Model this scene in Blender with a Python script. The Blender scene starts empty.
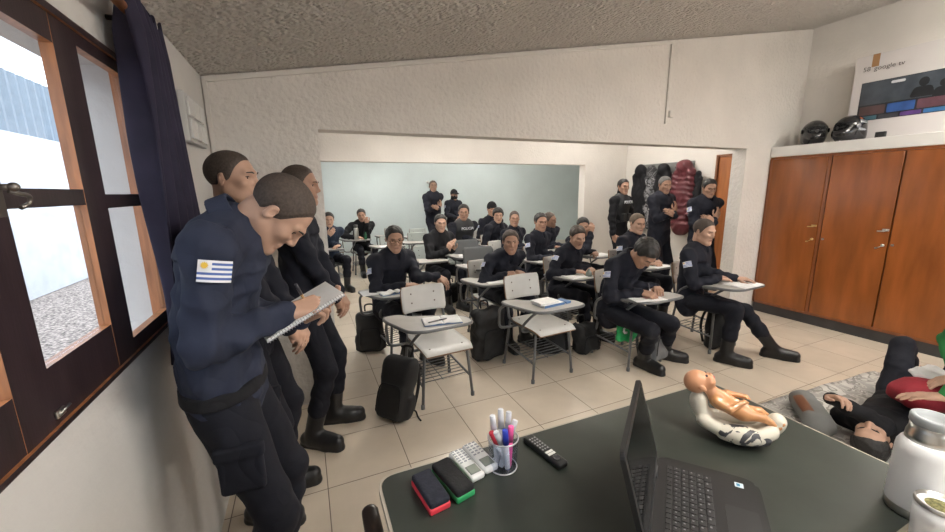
import bpy, bmesh, math, random
import numpy as np
from mathutils import Vector, Matrix
random.seed(7)
SC = bpy.context.scene
COL = SC.collection
PI = math.pi
def V(*a): return np.array(a, dtype=float)
def nrm(v):
    v = np.asarray(v, float); return v / (np.linalg.norm(v) + 1e-9)

# ------------------------------------------------------------------ materials
MATS = {}
def mat(name, col, rough=.6, metal=0., var=0., vscale=8., bump=0., bscale=60., bdist=.002, spec=.5, emit=None, estr=0., detail=3., stretch=None, coat=0., fold=0.):
    if name in MATS: return MATS[name]
    m = bpy.data.materials.new(name); m.use_nodes = True
    nt = m.node_tree; N = nt.nodes; L = nt.links
    b = N['Principled BSDF']
    b.inputs['Roughness'].default_value = rough
    b.inputs['Metallic'].default_value = metal
    b.inputs['Specular IOR Level'].default_value = spec
    if coat: b.inputs['Coat Weight'].default_value = coat
    c4 = (col[0], col[1], col[2], 1)
    b.inputs['Base Color'].default_value = c4
    tc = N.new('ShaderNodeTexCoord'); src = tc.outputs['Object']
    if stretch:
        mp = N.new('ShaderNodeMapping'); mp.inputs['Scale'].default_value = stretch
        L.new(src, mp.inputs['Vector']); src = mp.outputs['Vector']
    if var > 0:
        n = N.new('ShaderNodeTexNoise'); n.inputs['Scale'].default_value = vscale; n.inputs['Detail'].default_value = detail
        L.new(src, n.inputs['Vector'])
        r = N.new('ShaderNodeMapRange'); r.inputs['From Min'].default_value = .3; r.inputs['From Max'].default_value = .7
        r.inputs['To Min'].default_value = 1 - var; r.inputs['To Max'].default_value = 1 + var
        L.new(n.outputs['Fac'], r.inputs['Value'])
        x = N.new('ShaderNodeMix'); x.data_type = 'RGBA'; x.blend_type = 'MULTIPLY'; x.inputs['Factor'].default_value = 1
        x.inputs['A'].default_value = c4
        L.new(r.outputs['Result'], x.inputs['B']); L.new(x.outputs['Result'], b.inputs['Base Color'])
    if bump > 0:
        n2 = N.new('ShaderNodeTexNoise'); n2.inputs['Scale'].default_value = bscale; n2.inputs['Detail'].default_value = 4
        L.new(src, n2.inputs['Vector'])
        bp = N.new('ShaderNodeBump'); bp.inputs['Strength'].default_value = bump; bp.inputs['Distance'].default_value = bdist
        L.new(n2.outputs['Fac'], bp.inputs['Height']); L.new(bp.outputs['Normal'], b.inputs['Normal'])
        if fold:
            n3 = N.new('ShaderNodeTexNoise'); n3.inputs['Scale'].default_value = 5.5; n3.inputs['Detail'].default_value = 1.2; n3.inputs['Distortion'].default_value = .7; L.new(tc.outputs['Object'], n3.inputs['Vector'])
            rg = N.new('ShaderNodeMath'); rg.operation = 'PINGPONG'; rg.inputs[1].default_value = .22; L.new(n3.outputs['Fac'], rg.inputs[0])
            b3 = N.new('ShaderNodeBump'); b3.inputs['Strength'].default_value = fold; b3.inputs['Distance'].default_value = .09; L.new(rg.outputs[0], b3.inputs['Height']); L.new(b3.outputs['Normal'], bp.inputs['Normal'])
    if emit:
        b.inputs['Emission Color'].default_value = (emit[0], emit[1], emit[2], 1); b.inputs['Emission Strength'].default_value = estr
    MATS[name] = m
    return m

# ------------------------------------------------------------------ objects
def link(name, me, parent=None, mats=()):
    o = bpy.data.objects.new(name, me); COL.objects.link(o)
    for m in mats: me.materials.append(m)
    if parent is not None: o.parent = parent
    return o
def tag(o, label=None, cat=None, group=None, kind=None):
    if label: o['label'] = label
    if cat: o['category'] = cat
    if group: o['group'] = group
    if kind: o['kind'] = kind
    return o
def empty(name, loc=(0, 0, 0), rz=0., label=None, cat=None, group=None, kind=None):
    o = bpy.data.objects.new(name, None); COL.objects.link(o)
    o.empty_display_size = .1
    o.location = loc; o.rotation_euler = (0, 0, rz)
    return tag(o, label, cat, group, kind)
def copy_tree(o, parent=None):
    c = o.copy(); COL.objects.link(c)
    if parent is not None:
        c.parent = parent
    for ch in [k for k in bpy.data.objects if k.parent == o]:
        copy_tree(ch, c)
    return c

def catmull(pts, n=6, closed=False):
    P = [np.asarray(p, float) for p in pts]; out = []
    m = len(P)
    rng = range(m if closed else m - 1)
    for i in rng:
        if closed: p0, p1, p2, p3 = P[(i - 1) % m], P[i], P[(i + 1) % m], P[(i + 2) % m]
        else: p0, p1, p2, p3 = P[max(i - 1, 0)], P[i], P[i + 1], P[min(i + 2, m - 1)]
        for k in range(n):
            t = k / n
            out.append(.5 * ((2 * p1) + (-p0 + p2) * t + (2 * p0 - 5 * p1 + 4 * p2 - p3) * t * t + (-p0 + 3 * p1 - 3 * p2 + p3) * t ** 3))
    if not closed: out.append(P[-1])
    return out
def fillet(pts, r=.03, n=4):
    P = [np.asarray(p, float) for p in pts]; out = [P[0]]
    for i in range(1, len(P) - 1):
        a = P[i - 1] - P[i]; b = P[i + 1] - P[i]
        ra = min(r, .45 * np.linalg.norm(a)); rb = min(r, .45 * np.linalg.norm(b))
        A = P[i] + nrm(a) * ra; B = P[i] + nrm(b) * rb
        for k in range(n + 1):
            t = k / n
            out.append((1 - t) ** 2 * A + 2 * t * (1 - t) * P[i] + t * t * B)
    out.append(P[-1]); return out

class MB:
    """collects shapes and links them as ONE mesh object"""
    def __init__(s): s.bm = bmesh.new()
    def box(s, c, size, rot=None, bev=0., mi=0, seg=2):
        r = bmesh.ops.create_cube(s.bm, size=1.0)
        vs = r['verts']
        M = Matrix.Diagonal((size[0], size[1], size[2], 1))
        bmesh.ops.transform(s.bm, matrix=M, verts=vs)
        fs = set(f for v in vs for f in v.link_faces)
        if bev > 0:
            es = list(set(e for v in vs for e in v.link_edges))
            rr = bmesh.ops.bevel(s.bm, geom=es, offset=bev, segments=seg, profile=.5, affect='EDGES', clamp_overlap=True)
            vs = set(v for v in vs if v.is_valid)
            vs |= set(v for v in rr['verts'] if v.is_valid)
            st = list(vs)
            while st:
                v = st.pop()
                for e in v.link_edges:
                    w = e.other_vert(v)
                    if w not in vs: vs.add(w); st.append(w)
            vs = list(vs)
        X = Matrix.Translation(Vector(c))
        if rot is not None:
            X = X @ (rot.to_4x4() if hasattr(rot, 'to_4x4') else Matrix.Rotation(rot, 4, 'Z'))
        bmesh.ops.transform(s.bm, matrix=X, verts=vs)
        for f in set(f for v in vs for f in v.link_faces): f.material_index = mi
        return s
    def tube(s, pts, r=.01, seg=10, closed=False, mi=0, cap=True):
        P = [np.asarray(p, float) for p in pts]; n = len(P)
        rr = r if isinstance(r, (list, tuple, np.ndarray)) else [r] * n
        rings = []; up = None
        for i in range(n):
            if closed: t = P[(i + 1) % n] - P[i - 1]
            else: t = P[min(i + 1, n - 1)] - P[max(i - 1, 0)]
            t = nrm(t)
            if up is None:
                up = nrm(np.cross(t, [0, 0, 1] if abs(t[2]) < .9 else [1, 0, 0]))
            up = nrm(up - t * (up @ t)); w = np.cross(t, up)
            rings.append([s.bm.verts.new(P[i] + rr[i] * (math.cos(2 * PI * k / seg) * up + math.sin(2 * PI * k / seg) * w)) for k in range(seg)])
        for i in range(n if closed else n - 1):
            A, B = rings[i], rings[(i + 1) % n]
            for k in range(seg):
                f = s.bm.faces.new((A[k], A[(k + 1) % seg], B[(k + 1) % seg], B[k])); f.smooth = True; f.material_index = mi
        if cap and not closed:
            for rg in (rings[0][::-1], rings[-1]):
                f = s.bm.faces.new(rg); f.material_index = mi
        return s
    def lathe(s, prof, c=(0, 0, 0), seg=28, M=None, mi=0, smooth=True):
        c = np.asarray(c, float); rings = []
        M = np.eye(3) if M is None else M
        for (r, z) in prof:
            rings.append([s.bm.verts.new(c + M @ np.array([r * math.cos(2 * PI * k / seg), r * math.sin(2 * PI * k / seg), z])) for k in range(seg)])
        for A, B in zip(rings[:-1], rings[1:]):
            for k in range(seg):
                f = s.bm.faces.new((A[k], A[(k + 1) % seg], B[(k + 1) % seg], B[k])); f.smooth = smooth; f.material_index = mi
        if prof[0][0] > 1e-5: s.bm.faces.new(rings[0][::-1]).material_index = mi
        if prof[-1][0] > 1e-5: s.bm.faces.new(rings[-1]).material_index = mi
        return s
    def prism(s, poly, z0, z1, M=None, o=(0, 0, 0), mi=0, mi_side=None, bev=0.):
        o = np.asarray(o, float); M = np.eye(3) if M is None else M
        lo = [s.bm.verts.new(o + M @ np.array([x, y, z0])) for x, y in poly]
        hi = [s.bm.verts.new(o + M @ np.array([x, y, z1])) for x, y in poly]
        n = len(poly); fs = []
        f = s.bm.faces.new(lo[::-1]); f.material_index = mi; fs.append(f)
        f = s.bm.faces.new(hi); f.material_index = mi; fs.append(f)
        for i in range(n):
            f = s.bm.faces.new((lo[i], lo[(i + 1) % n], hi[(i + 1) % n], hi[i])); f.material_index = mi if mi_side is None else mi_side
        if bev > 0:
            es = [e for e in fs[0].edges] + [e for e in fs[1].edges]
            bmesh.ops.bevel(s.bm, geom=es, offset=bev, segments=2, profile=.5, affect='EDGES', clamp_overlap=True)
        return s
    def grid(s, fn, nu, nv, thick=0., mi=0, smooth=True):
        """fn(u,v)->point in 0..1; optional thickness along normal"""
        P = np.array([[fn(i / nu, j / nv) for j in range(nv + 1)] for i in range(nu + 1)], float)
        def sheet(Q, flip):
            vs = [[s.bm.verts.new(Q[i][j]) for j in range(nv + 1)] for i in range(nu + 1)]
            for i in range(nu):
                for j in range(nv):
                    q = (vs[i][j], vs[i + 1][j], vs[i + 1][j + 1], vs[i][j + 1])
                    f = s.bm.faces.new(q[::-1] if flip else q); f.smooth = smooth; f.material_index = mi
            return vs
        if thick == 0: sheet(P, False); return s
        du = np.gradient(P, axis=0); dv = np.gradient(P, axis=1)
        nn = np.cross(du, dv); nn /= np.linalg.norm(nn, axis=2, keepdims=True) + 1e-9
        A = sheet(P + nn * thick / 2, False); B = sheet(P - nn * thick / 2, True)
        rim = [(i, 0) for i in range(nu)] + [(nu, j) for j in range(nv)] + [(i, nv) for i in range(nu, 0, -1)] + [(0, j) for j in range(nv, 0, -1)]
        for a, b in zip(rim, rim[1:] + rim[:1]):
            f = s.bm.faces.new((A[b[0]][b[1]], A[a[0]][a[1]], B[a[0]][a[1]], B[b[0]][b[1]]))
            f.material_index = mi
        return s
    def ball(s, c, r, M=None, seg=16, mi=0):
        r = (r, r, r) if np.isscalar(r) else r
        M = np.eye(3) if M is None else M
        prof = [(math.sin(PI * k / seg), -math.cos(PI * k / seg)) for k in range(seg + 1)]
        prof[0] = (0.002, -1); prof[-1] = (0.002, 1)
        return s.lathe(prof, c, seg * 2 if seg < 12 else 24, M @ np.diag(r), mi)
    def build(s, name, mats, parent=None, recalc=True):
        if recalc: bmesh.ops.recalc_face_normals(s.bm, faces=s.bm.faces)
        me = bpy.data.meshes.new(name); s.bm.to_mesh(me); s.bm.free()
        if not isinstance(mats, (list, tuple)): mats = [mats]
        return link(name, me, parent, mats)
def rrect(x0, y0, x1, y1, r, n=5):
    out = []
    for cx, cy, a in ((x1 - r, y1 - r, 0), (x0 + r, y1 - r, 90), (x0 + r, y0 + r, 180), (x1 - r, y0 + r, 270)):
        for k in range(n + 1):
            t = math.radians(a + 90 * k / n); out.append((cx + r * math.cos(t), cy + r * math.sin(t)))
    return out
def rpoly(poly, r=.03, n=4):
    P = [np.array([x, y, 0.]) for x, y in poly]; m = len(P); out = []
    for i in range(m):
        a = P[i - 1] - P[i]; b = P[(i + 1) % m] - P[i]
        A = P[i] + nrm(a) * min(r, .45 * np.linalg.norm(a)); B = P[i] + nrm(b) * min(r, .45 * np.linalg.norm(b))
        for k in range(n + 1):
            t = k / n; q = (1 - t) ** 2 * A + 2 * t * (1 - t) * P[i] + t * t * B
            out.append((q[0], q[1]))
    return out

# ------------------------------------------------------------------ smooth solid bodies (signed distance + surface nets)
class SDF:
    def __init__(s): s.p = []
    def cap(s, a, b, ra, rb=None, k=.02, e=None, q=1., wr=None, op='+'):
        a = np.asarray(a, float); b = np.asarray(b, float); rb = ra if rb is None else rb
        m = max(ra, rb) * max(1, q) + k + .012
        lo = np.minimum(a, b) - m; hi = np.maximum(a, b) + m
        if e is not None: e = nrm(e)
        def f(X, Y, Z):
            x, y, z = X - a[0], Y - a[1], Z - a[2]; d = b - a
            if e is not None:
                c = (x * e[0] + y * e[1] + z * e[2]) * (1 / q - 1)
                x, y, z = x + c * e[0], y + c * e[1], z + c * e[2]
                d = d + e * (d @ e) * (1 / q - 1)
            t = np.clip((x * d[0] + y * d[1] + z * d[2]) / (d @ d + 1e-12), 0, 1)
            r = ra + (rb - ra) * t
            dd = np.sqrt((x - t * d[0]) ** 2 + (y - t * d[1]) ** 2 + (z - t * d[2]) ** 2)
            if wr:
                u = wr[3] if len(wr) > 3 else (1., .7, .4)
                dd = dd - wr[0] * np.sin(2 * PI * wr[1] * t + wr[2] + (x * u[0] + y * u[1] + z * u[2]) / ra * 1.6)
            w = dd - r
            return w * (1 + q) / 2 if q < 1 else w
        s.p.append((f, lo, hi, k, op)); return s
    def ell(s, c, r, M=None, k=.02, op='+'):
        c = np.asarray(c, float); r = np.asarray(r, float) * np.ones(3)
        m = r.max() + k + .012; M = np.eye(3) if M is None else np.asarray(M, float)
        def f(X, Y, Z):
            x, y, z = X - c[0], Y - c[1], Z - c[2]
            u = [(x * M[0, i] + y * M[1, i] + z * M[2, i]) / r[i] for i in range(3)]
            k0 = np.sqrt(u[0] ** 2 + u[1] ** 2 + u[2] ** 2)
            k1 = np.sqrt((u[0] / r[0]) ** 2 + (u[1] / r[1]) ** 2 + (u[2] / r[2]) ** 2) + 1e-6
            return np.where(k0 < .05, -r.min(), k0 * (k0 - 1) / k1)
        s.p.append((f, c - m, c + m, k, op)); return s
    def box(s, c, half, r=.02, M=None, k=.015, op='+'):
        c = np.asarray(c, float); h = np.asarray(half, float) - r
        m = np.linalg.norm(half) + k + .012; M = np.eye(3) if M is None else np.asarray(M, float)
        def f(X, Y, Z):
            x, y, z = X - c[0], Y - c[1], Z - c[2]
            u = [np.abs(x * M[0, i] + y * M[1, i] + z * M[2, i]) - h[i] for i in range(3)]
            o = np.sqrt(sum(np.maximum(w, 0) ** 2 for w in u))
            return o + np.minimum(np.maximum(u[0], np.maximum(u[1], u[2])), 0) - r
        s.p.append((f, c - m, c + m, k, op)); return s
    def fn(s, f, lo, hi, k=.01, op='+'):
        s.p.append((f, np.asarray(lo, float), np.asarray(hi, float), k, op)); return s
    def mesh(s, h):
        lo = np.min([q[1] for q in s.p if q[4] == '+'], axis=0) - 2 * h
        hi = np.max([q[2] for q in s.p if q[4] == '+'], axis=0) + 2 * h
        n = np.ceil((hi - lo) / h).astype(int) + 1
        D = np.full(n, .3, np.float32)
        ax = [(lo[i] + h * np.arange(n[i])).astype(np.float32) for i in range(3)]
        for f, l, u, k, op in s.p:
            i0 = np.clip(np.floor((l - lo) / h).astype(int), 0, n); i1 = np.clip(np.ceil((u - lo) / h).astype(int) + 1, 0, n)
            if (i1 <= i0).any(): continue
            sl = tuple(slice(i0[i], i1[i]) for i in range(3))
            X = ax[0][sl[0]][:, None, None]; Y = ax[1][sl[1]][None, :, None]; Z = ax[2][sl[2]][None, None, :]
            d = f(X, Y, Z).astype(np.float32); A = D[sl]
            if op == '+':
                g = np.maximum(k - np.abs(A - d), 0); D[sl] = np.minimum(A, d) - g * g / (4 * k)
            elif op == '-':
                d = -d; g = np.maximum(k - np.abs(A - d), 0); D[sl] = np.maximum(A, d) + g * g / (4 * k)
            elif op == 'o': D[sl] = A - d
            else:
                D[sl] = np.maximum(A, d)
        I = D < 0
        cnt = np.zeros(n - 1, np.int8)
        for a in (0, 1):
            for b in (0, 1):
                for c in (0, 1):
                    cnt += I[a:n[0] - 1 + a, b:n[1] - 1 + b, c:n[2] - 1 + c]
        ci = np.argwhere((cnt > 0) & (cnt < 8))
        idx = np.full(n - 1, -1, np.int32); idx[tuple(ci.T)] = np.arange(len(ci))
        acc = np.zeros((len(ci), 3)); w = np.zeros(len(ci))
        for axis in range(3):
            o1, o2 = [q for q in range(3) if q != axis]
            for a in (0, 1):
                for b in (0, 1):
                    off = np.zeros(3, int); off[o1] = a; off[o2] = b
                    p0 = ci + off; p1 = p0.copy(); p1[:, axis] += 1
                    d0 = D[tuple(p0.T)]; d1 = D[tuple(p1.T)]
                    m = (d0 < 0) != (d1 < 0)
                    t = d0[m] / (d0[m] - d1[m])
                    q = p0[m].astype(float); q[:, axis] += t
                    acc[m] += q; w[m] += 1
        P = lo + h * acc / np.maximum(w, 1)[:, None]
        F = []
        for axis in range(3):
            o1, o2 = [(1, 2), (2, 0), (0, 1)][axis]
            s0 = [slice(0, n[i] - 1) for i in range(3)]; s1 = list(s0); s1[axis] = slice(1, n[axis])
            ed = I[tuple(s0)] != I[tuple(s1)]
            e = np.argwhere(ed); e = e[(e[:, o1] > 0) & (e[:, o2] > 0)]
            pos = I[tuple(e.T)]
            def c(a, b):
                q = e.copy(); q[:, o1] -= a; q[:, o2] -= b; return idx[tuple(q.T)]
            Q = np.stack([c(1, 1), c(0, 1), c(0, 0), c(1, 0)], 1)
            Q[~pos] = Q[~pos][:, ::-1]
            F.append(Q)
        F = np.concatenate(F); F = F[(F >= 0).all(1)]
        return P, F
    def build(s, name, h, mats, parent=None, post=None, mi=None):
        P, F = s.mesh(h)
        if post is not None: P = post(P, F)
        return raw(name, P, F, mats, parent, mi)
def raw(name, P, F, mats, parent=None, mi=None):
    me = bpy.data.meshes.new(name)
    me.vertices.add(len(P)); me.vertices.foreach_set('co', np.asarray(P, np.float32).ravel())
    me.loops.add(F.size); me.loops.foreach_set('vertex_index', F.astype(np.int32).ravel())
    me.polygons.add(len(F)); me.polygons.foreach_set('loop_start', np.arange(0, F.size, 4, dtype=np.int32))
    me.polygons.foreach_set('use_smooth', np.ones(len(F), bool))
    if mi is not None: me.polygons.foreach_set('material_index', mi(P[F].mean(1)).astype(np.int32))
    me.update(calc_edges=True)
    if not isinstance(mats, (list, tuple)): mats = [mats]
    return link(name, me, parent, mats)
def normals(P, F):
    fn_ = np.cross(P[F[:, 2]] - P[F[:, 0]], P[F[:, 3]] - P[F[:, 1]])
    N = np.zeros_like(P)
    for k in range(4): np.add.at(N, F[:, k], fn_)
    return N / (np.linalg.norm(N, axis=1, keepdims=True) + 1e-12)
def folds(amp, freq, seed, stretch=(1, 1, 1), sharp=True):
    rs = np.random.RandomState(seed)
    D = rs.randn(6, 3) * np.asarray(stretch); D /= np.linalg.norm(D, axis=1, keepdims=True); ph = rs.rand(6) * 6.28; fr = freq * (.6 + .9 * rs.rand(6))
    def post(P, F):
        N = normals(P, F); w = np.zeros(len(P))
        Q = P + .05 * np.sin(P[:, [1, 2, 0]] * 17 + seed)
        for d, p_, f_ in zip(D, ph, fr):
            sN = np.sin(Q @ d * f_ + p_)
            w += (1 - 2 * np.abs(sN)) if sharp else sN
        return P + N * (amp * w / 3)[:, None]
    return post
def rotx(a): c, s = math.cos(a), math.sin(a); return np.array([[1, 0, 0], [0, c, -s], [0, s, c]])
def roty(a): c, s = math.cos(a), math.sin(a); return np.array([[c, 0, s], [0, 1, 0], [-s, 0, c]])
def rotz(a): c, s = math.cos(a), math.sin(a); return np.array([[c, -s, 0], [s, c, 0], [0, 0, 1]])
LAMP_E = 105.; SKY_E = 3.4; SUN_E = 1.2; EXPO = .26
CAMF = 382.728328
CAMR = [[0.9156939, -0.4015767, -0.0155171], [-0.0915864, -0.1709327, -0.9810168], [0.3913012, 0.8997323, -0.193301]]
# ------------------------------------------------------------------ people
SKINS = {
 'light': mat('skin_light', (.46, .285, .205), .5, var=.05, vscale=30, spec=.35),
 'tan': mat('skin_tan', (.36, .21, .145), .5, var=.05, vscale=30, spec=.35),
 'brown': mat('skin_brown', (.245, .14, .095), .5, var=.05, vscale=30, spec=.35),
}
LIPS = mat('lips', (.25, .125, .095), .5)
EYEW = mat('eye_white', (.36, .33, .30), .4); IRIS = mat('eye_iris', (.03, .018, .012), .15)
HAIRM = {
 'black': mat('hair_black', (.012, .010, .009), .55, var=.3, vscale=90, bump=.8, bscale=130, bdist=.004, stretch=(1, 1, .35)),
 'brown': mat('hair_brown', (.035, .023, .016), .55, var=.3, vscale=90, bump=.8, bscale=130, bdist=.004, stretch=(1, 1, .35)),
 'buzz': mat('hair_buzz', (.058, .042, .033), .75, var=.35, vscale=140, bump=.4, bscale=240),
 'fair': mat('hair_fair', (.10, .072, .05), .75, var=.3, vscale=140, bump=.4, bscale=240),
 'grey': mat('hair_grey', (.10, .095, .09), .75, var=.4, vscale=140, bump=.4, bscale=240),
}
CLOTH = dict(rough=.82, var=.18, vscale=9, bump=.25, bscale=220, bdist=.0012, spec=.25, fold=.30)
NAVY = mat('navy_cloth', (.0105, .0115, .0190), **CLOTH)
NAVY_LIT = mat('navy_cloth_lit', (.022, .027, .048), **CLOTH)  # uniform navy made lighter and bluer: window light put into the colour
NAVYT = mat('navy_trouser_cloth', (.0085, .0093, .0150), **CLOTH)
BLACKC = mat('black_cloth', (.009, .009, .011), **CLOTH)
GREENC = mat('green_knit', (.03, .20, .06), **CLOTH)
BOOTM = mat('boot_leather', (.008, .008, .009), .38, var=.2, vscale=20, bump=.2, bscale=90)
VESTM = mat('vest_nylon', (.014, .015, .017), .7, bump=.3, bscale=150)
WHITE_T = mat('white_print', (.62, .64, .68), .6)
FLAGW = mat('flag_white', (.72, .73, .76), .7); FLAGB = mat('flag_blue', (.06, .12, .36), .7); FLAGY = mat('flag_gold', (.72, .47, .06), .6)

def text_mesh(s, size, M, o, ext=.0004):
    cu = bpy.data.curves.new('lettering', 'FONT'); cu.body = s; cu.size = size; cu.extrude = ext; cu.align_x = 'CENTER'; cu.align_y = 'CENTER'; cu.resolution_u = 3
    ob = bpy.data.objects.new('lettering', cu); COL.objects.link(ob)
    dg = bpy.context.evaluated_depsgraph_get(); dg.update()
    me = bpy.data.meshes.new_from_object(ob.evaluated_get(dg))
    bpy.data.objects.remove(ob); bpy.data.curves.remove(cu)
    X = Matrix(np.vstack([np.column_stack([M, o]), [0, 0, 0, 1]]).tolist())
    me.transform(X); me.materials.clear()
    return me
def lettering(s, size, M, o, m, parent=None, name='lettering', ext=.0004):
    return link(name, text_mesh(s, size, np.asarray(M, float), np.asarray(o, float), ext), parent, [m])

def ik(S, W, a, b, pole):
    S = np.asarray(S, float); W = np.asarray(W, float); d = W - S; L = np.linalg.norm(d)
    mx = (a + b) * .995
    if L > mx: W = S + d / L * mx; d = W - S; L = mx
    c = (a * a + L * L - b * b) / (2 * a * L); c = max(-1, min(1, c))
    u = d / L; p = np.asarray(pole, float); p = nrm(p - u * (p @ u))
    return S + a * (c * u + math.sqrt(max(0, 1 - c * c)) * p), W

def head_prims(s, o, M, fem=False, fw=1., jaw=1., nose=1., k=1., core=False):
    """head solid: o = centre between the ears, M columns = (right, forward, up)"""
    T = lambda x, y, z: o + M @ np.array([x * fw * k, y * k, z * k])
    E = lambda c, r, kk=.02, op='+': s.ell(T(*c), np.array(r) * k * np.array([fw, 1, 1]), M, kk * k, op)
    C = lambda a, b, ra, rb, kk=.012, op='+': s.cap(T(*a), T(*b), ra * k, rb * k, kk * k, op=op)
    E((0, -.014, .032), (.0745, .094, .081))
    E((0, .026, -.030), (.0565, .062, .082), .03)
    for x in (-1, 1):
        C((x * .0475, -.004, -.050), (x * .018 * jaw, .066, -.096), .0205, .018, .03)
        E((x * .040, .056, -.018), (.019, .020, .017), .025)
        C((x * .010, .084, .020), (x * .040, .070, .024), .0105, .009, .014)
    E((0, .072, -.097), (.020 * jaw, .018, .018), .02)
    if core: return
    for x in (-1, 1):
        E((x * .031, .0865, .002), (.0165, .0150, .0095), .010, '-')
    C((0, .084, .012), (0, .0955 + .005 * nose, -.026), .0072, .0098, .010)
    for x in (-1, 1): E((x * .0115, .090, -.030), (.0082, .011, .008), .008)
    C((-.018, .083, -.0575), (.018, .083, -.0575), .0065, .0065, .007)
    C((-.015, .083, -.0675), (.015, .083, -.0675), .0070, .0070, .006)
    C((-.022, .094, -.0627), (.022, .094, -.0627), .0022, .0022, .003, '-')
    for x in (-1, 1):
        Me = M @ rotz(x * -.35) @ rotx(-.15)
        s.ell(T(x * .0775, -.010, -.004), np.array([.0080, .0165, .027]) * k, Me, .006 * k)
        s.ell(T(x * .0865, -.003, .002), np.array([.0075, .009, .016]) * k, Me, .003 * k, '-')

def hair_mesh(name, o, M, h, style, m, parent, fw=1., k=1., jaw=1.):
    th = {'buzz': .0030, 'short': .0065, 'thick': .016, 'tied': .008}[style]
    s = SDF(); head_prims(s, o, M, False, fw, jaw, 1., k, True)
    def loc(X, Y, Z):
        x, y, z = X - o[0], Y - o[1], Z - o[2]
        return [(x * M[0, i] + y * M[1, i] + z * M[2, i]) / k for i in range(3)]
    def zcut(u):
        if style == 'tied': zc = np.interp(u[1], [-.12, -.05, -.02, .02, .045, .07, .1], [-.085, -.072, -.018, .005, .045, .072, .085])
        else: zc = np.interp(u[1], [-.12, -.07, -.04, -.024, .004, .022, .042, .060, .1], [-.066, -.060, -.050, .000, -.022, -.006, .036, .064, .078])
        return zc - .016 * (u[1] > .05) if style == 'thick' else zc
    def off(X, Y, Z):
        u = loc(X, Y, Z); tp = np.clip((u[2] - zcut(u)) / (.034 if style in ('buzz', 'short') else .018), 0, 1)
        te = (th + .0018) * tp - .0018 * (1 - tp)
        if style != 'buzz': te = te + .0030 * np.sin(u[0] * 130 + u[1] * 60) * np.sin(u[1] * 110 + u[2] * 70) * tp
        return te * k
    s.fn(off, o - .19 * k, o + .19 * k, op='o')
    def cut(X, Y, Z):
        u = loc(X, Y, Z); return (zcut(u) - u[2]) * .7 * k
    s.fn(cut, o - .19 * k, o + .19 * k, op='&')
    T = lambda x, y, z: o + M @ np.array([x * k, y * k, z * k])
    if style == 'tied': s.ell(T(0, -.125, .02), (.034 * k, .03 * k, .034 * k), M, .015)
    return s.build(name, h, m, parent)

def hand_prims(s, W, f, n, right, curl=(.35, .45, .3), tc=.3, k=1., spread=0.):
    f = nrm(f); n = np.asarray(n, float); n = nrm(n - f * (n @ f)); t = np.cross(n, f) * (1 if right else -1)
    offs = (.031, .0105, -.0105, -.030); ks = (.086, .090, .085, .077)
    ln = ((.043, .026, .020), (.047, .030, .021), (.044, .028, .020), (.034, .021, .018))
    for i in range(4):
        K = W + k * (f * ks[i] + t * offs[i])
        s.cap(W + k * (f * .008 + t * offs[i] * .55), K, .0155 * k, .0118 * k, .014)
    for i in range(4):
        K = W + k * (f * ks[i] + t * offs[i]); a = 0; p = K
        d0 = nrm(f + t * spread * (1.5 - i) * .12)
        r = [.0092, .0084, .0077, .0070] if i < 3 else [.0080, .0074, .0067, .0062]
        for j in range(3):
            cj = curl[i][j] if hasattr(curl[0], '__len__') else curl[j]
            a += cj
            q = p + k * ln[i][j] * (math.cos(a) * d0 - math.sin(a) * n)
            s.cap(p, q, r[j] * k, r[j + 1] * k, .0035); p = q
    p = W + k * (f * .022 + t * .022 - n * .006)
    for L, d, ra, rb in ((.044, f * .62 + t * (.85 - .5 * tc) - n * (.15 + .5 * tc), .0145, .0112),
                         (.032, f * .9 + t * (.45 - .75 * tc) - n * (.1 + .4 * tc), .0108, .0095),
                         (.026, f * .95 + t * (.2 - .9 * tc) - n * (.05 + .3 * tc), .0095, .0078)):
        q = p + k * L * nrm(d); s.cap(p, q, ra * k, rb * k, .006); p = q

def flag_patch(S, E, r, out, parent, size, along=.36, detail=True):
    """sleeve flag: a rectangle wrapped round the upper arm; blue and white stripes with a gold sun"""
    ax = nrm(E - S); out = nrm(out - ax * (out @ ax)); sd = np.cross(out, ax); c0 = S + (E - S) * along
    w, h = size; mb = MB(); nu, nv = 8, 9
    def P(u, v, lift=.0):
        a = (u - .5) * w / r
        return c0 + ax * ((.5 - v) * h) + (r + .003 + lift) * (math.cos(a) * out + math.sin(a) * sd)
    vs = [[mb.bm.verts.new(P(i / nu, j / nv)) for j in range(nv + 1)] for i in range(nu + 1)]
    for i in range(nu):
        for j in range(nv):
            fc = mb.bm.faces.new((vs[i][j], vs[i + 1][j], vs[i + 1][j + 1], vs[i][j + 1])); fc.smooth = True
            blue = (j % 2 == 1) and not (i < 3 and j > 3)
            fc.material_index = 1 if blue else 0
    me = mb.build('flag_patch', [FLAGW, FLAGB], parent, recalc=False)
    if detail:
        m2 = MB(); c = P(.18, .76, .001); n_ = nrm(c - (c0 + ax * ((.5 - .76) * h)))
        s2 = np.cross(ax, n_); pts = []
        for q in range(24):
            rr = h * (.17 if q % 2 == 0 else .115); a = 2 * PI * q / 24
            pts.append((rr * math.cos(a), rr * math.sin(a)))
        m2.prism(pts, 0, .0012, np.column_stack([s2, ax, n_]), c)
        m2.build('flag_sun', FLAGY, me)
    return me

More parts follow.
